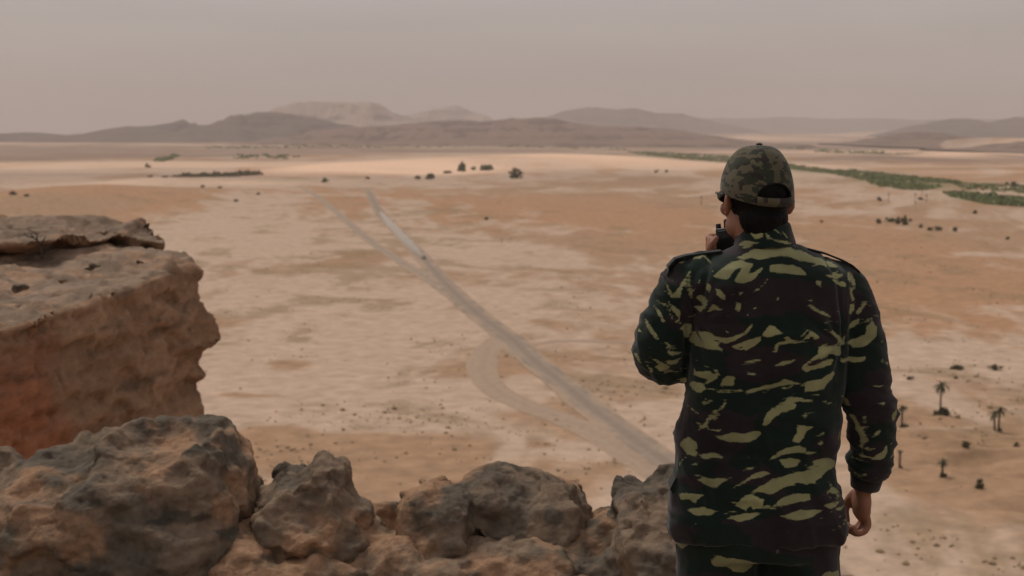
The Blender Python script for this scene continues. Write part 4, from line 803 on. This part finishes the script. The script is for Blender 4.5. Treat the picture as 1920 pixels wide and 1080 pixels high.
    for a in np.linspace(0, math.pi, 26):
        x = .0465 * math.cos(a); zt = rimz(-.114) + .021 + .0365 * math.sin(a); t = (zt - rimz(-.10)) / (.136 - rimz(-.10)); ph = math.asin(min(max(t, 0), 1) ** .8); wd = math.cos(ph) ** .62
        yv = -.008 - .110 * math.sqrt(max(wd ** 2 - (x / .0915) ** 2, 0)) * 1.015; arc.append(hd(x, yv - .002, zt))
    s.tube(arc, [.0022] * len(arc), 6); bind = s.obj('opening_edge', strap_m); setpar(bind, cap)
    s = Soup(); ring = []
    sb = []
    for a in np.linspace(-.52, .52, 24):
        for k, (dz, dr) in enumerate(((-.001, .0035), (.021, .0035), (.021, .0065), (-.001, .0065))):
            sb.append(hd((.0925 + dr) * math.sin(a), -.008 - (.111 + dr) * math.cos(a), rimz(-.008 - .106 * math.cos(a)) + dz))
    strap = mesh_obj('rear_strap', sb, grid_faces(24, 4, True), cap_m); cap_fields(strap); setpar(strap, cap)
    s = Soup(); s.ell(hd(0, -.010, .1385), (.0085, .0085, .0045), RH, 14, 8); tb = s.obj('top_button', cap_m); cap_fields(tb); setpar(tb, cap)
    vv = []
    for i in range(25):
        a = math.pi * (.14 + .72 * i / 24)
        for j in range(9):
            r_ = j / 8; x = .083 * math.cos(a) * (1 + .0 * r_); y = .086 * math.sin(a) + .068 * r_ * math.sin(a) ** 1.3; z = rimz(.07) - .002 - .020 * (x / .08) ** 2 - .012 * r_
            vv.append(hd(x, y, z))
    vis = mesh_obj('visor', vv, grid_faces(25, 9), cap_m); so_ = vis.modifiers.new('s', 'SOLIDIFY'); so_.thickness = .003; bake(vis); cap_fields(vis); setpar(vis, cap)
    # ---------------- sunglasses
    g = empty('sunglasses', hd(0, .1, .0)); setpar(g, root)
    for k in (-1, 1):
        s = Soup(); s.tube([hd(k * .080, .002, .004), hd(k * .079, .04, .009), hd(k * .073, .078, .010), hd(k * .066, .088, .010)], [.0026, .003, .0036, .003], 8); t = s.obj('temple_arm', black_m); setpar(t, g)
        s = Soup(); s.ell(hd(k * .036, .090, .002), (.029, .005, .019), RH, 18, 10); t = s.obj('lens', glass_m); setpar(t, g)
        s = Soup(); s.box(hd(k * .0765, .068, .009), (.003, .008, .004), RH); t = s.obj('hinge', metal_m); setpar(t, g)
    s = Soup(); s.tube([hd(-.012, .096, .010), hd(0, .103, .012), hd(.012, .096, .010)], [.003] * 3, 6); t = s.obj('bridge', black_m); setpar(t, g)
    # ---------------- jacket
    def ring(v, ul, ur, df, db, yc=0., ex=2.5, n=44, Y=Y0):
        l, r_ = P(ul, v, Y), P(ur, v, Y); a = (r_[0] - l[0]) / 2; c = (r_[0] + l[0]) / 2; out = []
        for i in range(n):
            t = 2 * math.pi * i / n; ct, st = math.cos(t), math.sin(t); q = 2 / ex
            out.append((c + a * math.copysign(abs(ct) ** q, ct), Y + yc + (df if st > 0 else db) * math.copysign(abs(st) ** q, st), l[2]))
        return out
    s = Soup()
    s.loft([ring(1000, 1262, 1588, .135, .135), ring(965, 1264, 1584, .137, .137), ring(930, 1267, 1570, .138, .138), ring(900, 1270, 1563, .138, .136), ring(865, 1272, 1559, .137, .132), ring(830, 1276, 1562, .137, .128), ring(790, 1282, 1567, .138, .126), ring(740, 1287, 1574, .140, .127), ring(690, 1290, 1582, .142, .132),
            ring(640, 1293, 1585, .142, .138), ring(590, 1296, 1588, .138, .141, -.002), ring(555, 1292, 1590, .130, .138, -.004), ring(530, 1286, 1591, .118, .128, -.006), ring(510, 1290, 1586, .105, .115, -.008, 2.3), ring(495, 1305, 1571, .092, .102, -.008, 2.2), ring(482, 1332, 1546, .082, .092, -.008, 2.1), ring(470, 1360, 1514, .075, .084, -.006, 2.), ring(460, 1382, 1490, .066, .074, -.004, 2.)])
    s.tube([P(1345, 515, Y0 - .005), P(1297, 530, Y0), P(1275, 565, Y0), P(1254, 610, Y0 + .005), P(1243, 655, Y0 + .02), P(1246, 668, Y0 + .045)], [.062, .068, .070, .0715, .0715, .068], 22, sub=5, round_ends=True)
    s.ell(P(1245, 668, Y0 + .035), (.071, .066, .068)); s.ell(P(1256, 692, Y0 + .04), (.048, .05, .036))
    s.tube([P(1250, 668, Y0 + .05), P(1290, 600, Y0 + .12), P(1326, 535, Y0 + .165)], [.068, .060, .045], 20, sub=5)
    s.tube([P(1540, 524, Y0 - .005), P(1577, 541, Y0), P(1594, 580, Y0 - .003), P(1605, 620, Y0 - .004), P(1613, 670, Y0 - .004), P(1622, 720, Y0), P(1632, 770, Y0 + .01), P(1635, 820, Y0 + .022), P(1633, 862, Y0 + .034), P(1626, 888, Y0 + .042)], [.059, .064, .066, .067, .068, .0665, .063, .060, .058, .050], 22, sub=6)
    jk = s.obj('jacket', jacket_m); remesh(jk, .0062); relax(jk, 5, .5)
    p = co(jk); n = nrm(jk); px, pz = p[:, 0], p[:, 2]
    armR = ss(xx(1570), xx(1590), px) * ss(zz(500), zz(540), pz); armL = ss(xx(1300), xx(1282), px) * ss(zz(735), zz(715), pz)
    wv = p + .02 * np.stack([fbm(p * 7, 2, 881), fbm(p * 7, 2, 882), fbm(p * 7, 2, 883)], 1)
    torso = 1 - np.maximum(armR, armL)
    fold = fbm(np.stack([wv[:, 0] * 4 + wv[:, 2] * 2.0, wv[:, 1] * 4, wv[:, 2] * 9], 1), 3, 891, .5, True); drape = fbm(np.stack([wv[:, 0] * 11 + wv[:, 2] * 3, wv[:, 1] * 6, wv[:, 2] * 2.2], 1), 3, 892, .5, True)
    elbow = np.exp(-((pz - zz(775)) / .055) ** 2) + .8 * np.exp(-((pz - zz(868)) / .05) ** 2)
    afold = fbm(np.stack([wv[:, 0] * 6, wv[:, 1] * 6, wv[:, 2] * 24 + wv[:, 0] * 8], 1), 3, 893, .5, True)
    lfold = fbm(np.stack([wv[:, 0] * 16 + wv[:, 2] * 10, wv[:, 1] * 8, wv[:, 2] * 12], 1), 3, 894, .5, True)
    low = ss(zz(640), zz(860), pz)
    d = torso * (.015 * np.sign(fold) * np.abs(fold) ** 1.3 * (.45 + .6 * low) + .013 * drape * (.35 + .8 * low)) + armR * (.006 + .009 * elbow) * afold + armL * .014 * lfold
    # armhole seams, drawn-in back, side pulls under the arms
    for (pts, wd, dp) in ((((1338, 486), (1322, 540), (1302, 600), (1290, 660)), .006, .007), (((1556, 490), (1572, 540), (1580, 600), (1578, 680)), .006, .007)):
        a = np.array([P(u, v, Y0 - .1) for u, v in pts])[:, [0, 2]]; q = p[:, [0, 2]]; dm = np.full(len(q), 9.)
        for s0, e0 in zip(a[:-1], a[1:]):
            dd = e0 - s0; t_ = np.clip(((q - s0) @ dd) / (dd @ dd), 0, 1); dm = np.minimum(dm, np.linalg.norm(q - s0 - t_[:, None] * dd, axis=1))
        d -= dp * np.exp(-(dm / wd) ** 2) * (n[:, 1] < .3)
    # pull folds radiating from the arm pits
    for (u, v, sg) in ((1308, 600, 1), (1572, 640, -1)):
        c = P(u, v, Y0 - .1); dx = (px - c[0]) * sg; dz = pz - c[2]; r_ = np.hypot(dx, dz); an = np.arctan2(dz, dx); d += .0055 * np.sin(an * 9 + 3 * fbm(p * 10, 2, 897)) * np.exp(-(r_ / .11) ** 2) * ss(.01, .05, r_) * (dx > -.02)
    # waist cord line
    d -= .004 * np.exp(-((pz - zz(838) - .010 * np.sin(px * 14)) / .010) ** 2) * torso
    set_co(jk, p + n * d[:, None]); cloth_fields(jk, (0, 0, 0)); setpar(jk, root)
    def piece(name, o, m=None, par=jk, camo=True):
        if camo: cloth_fields(o, (0, 0, 0), .05)
        setpar(o, par); return o
    # collar, open in front
    cc = P(1435, 440, Y0 - .004); prof = [(.066, .070, 430), (.064, .067, 421), (.0625, .0665, 418.5), (.065, .069, 417.5), (.070, .074, 421), (.0755, .079, 432), (.081, .084, 446), (.086, .089, 459), (.084, .086, 461), (.076, .080, 452), (.072, .076, 440)]
    vv = []; na = 60
    for i in range(na):
        a = -math.pi / 2 - R(150) + R(300) * i / (na - 1)
        for rx, ry, v in prof:
            wob = .0015 * math.sin(a * 5 + v * .1); dz = -.018 * max(0, math.sin(a)) ; tilt = .006 * math.cos(a)
            vv.append((cc[0] + (rx * .93 + wob) * math.cos(a) - .002, cc[1] + ry * math.sin(a), P(1435, v, Y0)[2] + dz + tilt * .5))
    col_o = mesh_obj('collar', vv, grid_faces(na, len(prof), True), jacket_m); sb_ = col_o.modifiers.new('s', 'SUBSURF'); sb_.levels = 2; sb_.render_levels = 2; bake(col_o); piece('collar', col_o)
    # shoulder straps
    for pts, wdh in (([(1512, 468, .002), (1545, 480, .007), (1575, 494, .010), (1594, 505, .011), (1606, 514, .009), (1611, 524, .001)], .046), ([(1352, 474, .004), (1318, 481, .008), (1288, 488, .012), (1266, 497, .016), (1253, 508, .012), (1250, 516, .004), (1257, 521, .0)], .046)):
        c = [P(u, v, Y0 - .012) + np.array((0, 0, h)) for u, v, h in pts]; c = np.array(c); vv = []
        tg = np.gradient(c, axis=0); tg /= np.linalg.norm(tg, axis=1)[:, None]
        for q, t in zip(c, tg):
            up_ = np.cross(t, (0, 1., 0)); up_ = up_ * (1 if up_[2] > 0 else -1)
            vv += [q + np.array((0, -wdh / 2, 0)) + up_ * .003, q + np.array((0, wdh / 2, 0)) + up_ * .003, q + np.array((0, wdh / 2, 0)) - up_ * .002, q + np.array((0, -wdh / 2, 0)) - up_ * .002]
        fcs = [tuple(x) for x in grid_faces(len(c), 4, True)] + [(3, 2, 1, 0), tuple(range(len(vv) - 4, len(vv)))]
        e = mesh_obj('epaulette', vv, fcs, jacket_m); sb_ = e.modifiers.new('s', 'SUBSURF'); sb_.levels = 3; sb_.render_levels = 3; sb_.subdivision_type = 'SIMPLE'; bake(e); set_float(e, np.full(len(e.data.vertices), -.05), 'khaki'); set_float(e, np.full(len(e.data.vertices), .0), 'greenness'); setpar(e, jk)
    # cuffs
    s = Soup(); a = P(1628, 878, Y0 + .040); b_ = P(1622, 913, Y0 + .05); s.tube([a, a + (b_ - a) * .5, b_, b_ + (a - b_) * .04, a + (b_ - a) * .6], [.050, .043, .0385, .034, .034], 26); e = s.obj('cuff', jacket_m); piece('cuff', e)
    s = Soup(); a = P(1322, 543, Y0 + .163); b_ = P(1331, 520, Y0 + .168); s.tube([a, a + (b_ - a) * .5, b_, b_ + (a - b_) * .06, a + (b_ - a) * .6], [.046, .044, .041, .036, .035], 22); e = s.obj('cuff', jacket_m); piece('cuff', e)
    # side pocket flap and the hem corner that stand off the left side
    def flap(name, pts, y0, y1):
        n_ = len(pts); fr = [P(u, v, y0) for u, v in pts]; bk = [P(u, v, y0) + np.array((0.004, y1 - y0, 0)) for u, v in pts]; f = [tuple(range(n_)), tuple(reversed(range(n_, 2 * n_)))] + [(i, (i + 1) % n_, n_ + (i + 1) % n_, n_ + i) for i in range(n_)]
        e = mesh_obj(name, fr + bk, f, jacket_m, smooth=False); set_float(e, np.full(len(e.data.vertices), -.05), 'khaki'); set_float(e, np.full(len(e.data.vertices), .3 if 'hem' in name else -.2), 'greenness'); setpar(e, jk)
    flap('pocket_flap', [(1290, 770), (1284, 790), (1276, 812), (1267, 828), (1272, 826), (1282, 832), (1296, 830)], Y0 - .02, Y0 + .09)
    flap('hem_corner', [(1290, 880), (1272, 888), (1262, 905), (1256, 918), (1262, 924), (1276, 924), (1292, 922)], Y0 - .05, Y0 + .03)
    # red badge on the left sleeve
    bc = [P(1221, 573, Y0 - .03), P(1230, 552, Y0 - .03)]; s = Soup(); s.tube([bc[0] + np.array((.012, .03, -.006)), (bc[0] + bc[1]) / 2 + np.array((.0115, .03, 0)), bc[1] + np.array((.012, .03, .006))], [.010, .012, .010], 14, flat=1.5); e = s.obj('sleeve_badge', red_m); setpar(e, jk)
    # ---------------- trousers and boots
    s = Soup(); top = np.array((cx, Y0, 1.0)); s.loft([[(cx + rx * math.cos(t), Y0 + ry * math.sin(t), z) for t in np.linspace(0, 2 * math.pi, 30, endpoint=False)] for z, rx, ry in ((.78, .19, .13), (.88, .195, .13), (1.0, .18, .12))])
    for a, k, f in ((HL, KL, AL), (HR, KR, AR)):
        s.tube([a + np.array((0, 0, .02)), (a + k) / 2, k, (k + f) / 2, f + np.array((0, 0, .06))], [.118, .105, .092, .090, .080], 20, sub=4)
    tr = s.obj('trousers', trouser_m); remesh(tr, .010); relax(tr, 3, .5); p = co(tr); n = nrm(tr)
    tf = fbm(np.stack([p[:, 0] * 9 + p[:, 2] * 4, p[:, 1] * 7, p[:, 2] * 9], 1), 3, 898, .5, True); set_co(tr, p + n * (.008 * tf)[:, None]); cloth_fields(tr, (0, 0, 0), .16, 0.); setpar(tr, root)
    for f in (AL, AR):
        s = Soup(); s.tube([f + np.array((0, -.005, .14)), f + np.array((0, -.005, .04)), f + np.array((0, .0, -.03))], [.056, .054, .056], 16, sub=3); s.ell(f + np.array((0, .075, -.045)), (.05, .125, .042)); s.ell(f + np.array((0, -.01, -.05)), (.048, .06, .04))
        bt = s.obj('boot', boot_m); remesh(bt, .008); relax(bt, 3, .5); setpar(bt, root)
        s = Soup(); sole = []
        for z in (-.092, -.070): sole.append([(f[0] + .052 * math.cos(t), f[1] + .055 + .145 * math.sin(t), f[2] + z) for t in np.linspace(0, 2 * math.pi, 24, endpoint=False)])
        s.loft(sole); so2 = s.obj('sole', black_m); setpar(so2, bt)
    # ---------------- the radio: a thing of its own, held in the left hand
    rr = empty('walkie_talkie', RAD); tag(rr, 'black handheld two way radio held up beside the man\'s cheek', 'radio')
    TR = rotz(R(-16)) @ roty(R(-7))
    def rp(x, y, z): return RAD + TR @ np.array((x, y, z))
    s = Soup(); s.box(rp(0, 0, -.022), (.050, .030, .118), TR); o = s.obj('case', black_m, None, None, False); bevel_mod(o, .006, 3); setpar(o, rr)
    s = Soup(); s.box(rp(.002, -.0165, -.030), (.036, .005, .080), TR); o = s.obj('battery_panel', strap_m, None, None, False); bevel_mod(o, .002, 2); setpar(o, rr)
    s = Soup(); s.box(rp(.001, -.016, .028), (.040, .004, .004), TR); o = s.obj('latch', black_m, None, None, False); bevel_mod(o, .001, 1); setpar(o, rr)
    s = Soup(); s.tube([rp(-.017, 0, .034), rp(-.017, 0, .049)], [.0075, .007], 16); o = s.obj('volume_knob', black_m); bevel_mod(o, .0015, 2); setpar(o, rr)
    s = Soup(); s.tube([rp(.004, 0, .034), rp(.004, 0, .042), rp(.004, 0, .056), rp(.004, 0, .060)], [.0068, .0066, .006, .003], 14); o = s.obj('antenna', black_m); setpar(o, rr)
    s = Soup(); s.box(rp(-.0255, -.002, -.005), (.004, .014, .040), TR); o = s.obj('talk_button', strap_m, None, None, False); bevel_mod(o, .0015, 2); setpar(o, rr)
    s = Soup(); s.box(rp(0, .0155, -.015), (.034, .003, .045), TR); o = s.obj('speaker_grille', strap_m, None, None, False); bevel_mod(o, .001, 1); setpar(o, rr)
man()

# ================================================================== THE CAR ON THE ROAD
def car():
    b = gpoint(795, 486); b[2] += .25; d = gpoint(838, 536) - gpoint(752, 440); a = math.atan2(d[1], d[0]); Rz = rotz(a); root = empty('car', b)
    tag(root, 'small pale off road car driving towards us on the dirt road', 'car')
    def q(x, y, z): return b + Rz @ np.array((x, y, z))
    paint = mat('cream_paint', (.55, .50, .42), .4, .4); gl = mat('car_glass', (.03, .035, .04), .15, .5); ty = mat('tyre_rubber', (.03, .028, .026), .9)
    s = Soup(); s.loft([[q(x, y, z) for x, y in ((2.2 * k, .85 * k), (2.2 * k, -.85 * k), (-2.2 * k, -.85 * k), (-2.2 * k, .85 * k))] for z, k in ((.45, .95), (.6, 1.), (1.0, 1.), (1.12, .96))]); body = s.obj('body', paint, root, b, False)
    s = Soup(); s.loft([[q(x, y, z) for x, y in ((xf, w_), (xf, -w_), (xb, -w_), (xb, w_))] for z, xf, xb, w_ in ((1.1, 1.0, -2.1, .8), (1.72, .5, -1.95, .7), (1.80, .4, -1.9, .66))]); s.obj('cabin', paint, root, b, False)
    for nm, c, sz, ro in (('windscreen', (.78, 0, 1.42), (.03, 1.3, .5), roty(R(-38))), ('rear_window', (-2.05, 0, 1.42), (.03, 1.2, .4), roty(R(12)))):
        s = Soup(); s.box(q(*c), sz, Rz @ ro); s.obj(nm, gl, root, b, False)
    for k in (-1, 1):
        for xw in (.25, -.75, -1.6): s = Soup(); s.box(q(xw - .1, k * .765, 1.42), (.75, .03, .4), Rz @ rotx(k * R(9))); s.obj('side_window', gl, root, b, False)
        s = Soup(); s.box(q(2.2, k * .62, .82), (.06, .3, .18), Rz); s.obj('headlight', metal_m, root, b, False)
        for xw in (1.4, -1.4):
            s = Soup(); s.tube([q(xw, k * .62, .38), q(xw, k * .90, .38)], [.38, .38], 18); wh = s.obj('wheel', ty, root, b, False); s = Soup(); s.tube([q(xw, k * .885, .38), q(xw, k * .915, .38)], [.2, .19], 14); s.obj('rim', metal_m, wh, b, False)
    s = Soup(); s.box(q(2.24, 0, .55), (.14, 1.7, .22), Rz); s.obj('bumper', black_m, root, b, False)
    # the dust it raises
    pts = [gpoint(*p) for p in ((791, 482), (780, 470), (766, 456), (750, 439), (734, 422), (718, 404))]; s = Soup()
    s.tube([p_ + np.array((-.6 - i * .3, 0, .9 + .25 * i)) for i, p_ in enumerate(pts)], [1.0, 1.8, 2.3, 2.5, 2.2, 1.2], 14, sub=5, round_ends=True); o = s.obj('dust_trail')
    pp = co(o); nn = nrm(o); set_co(o, pp + nn * (.7 * fbm(pp * .35, 3, 931))[:, None]); m = bpy.data.materials.new('raised_dust'); m.use_nodes = True; n = m.node_tree.nodes; n.remove(n['Principled BSDF'])
    pv = n.new('ShaderNodeVolumePrincipled'); pv.inputs['Color'].default_value = (.9, .86, .80, 1); pv.inputs['Density'].default_value = .06; m.node_tree.links.new(pv.outputs[0], n['Material Output'].inputs['Volume']); o.data.materials.append(m)
    tag(o, 'pale plume of dust hanging behind the car on the dirt road', 'dust', kind='stuff')
car()
# ================================================================== HAZE
def haze():
    s = Soup(); zb = GZ - 60; zt = 900.; s.box((0, 0, (zb + zt) / 2), (88000, 88000, zt - zb)); o = s.obj('haze', None, smooth=False)
    m = bpy.data.materials.new('dusty_air'); m.use_nodes = True; n = m.node_tree.nodes; n.remove(n['Principled BSDF'])
    pv = n.new('ShaderNodeVolumePrincipled'); pv.inputs['Color'].default_value = (.85, .815, .80, 1); pv.inputs['Density'].default_value = HAZE_DENSITY; pv.inputs['Anisotropy'].default_value = .0
    m.node_tree.links.new(pv.outputs[0], n['Material Output'].inputs['Volume']); o.data.materials.append(m)
    tag(o, 'pale dusty haze filling the air over the valley', kind='stuff')
HAZE_DENSITY = 6.5e-5
haze()
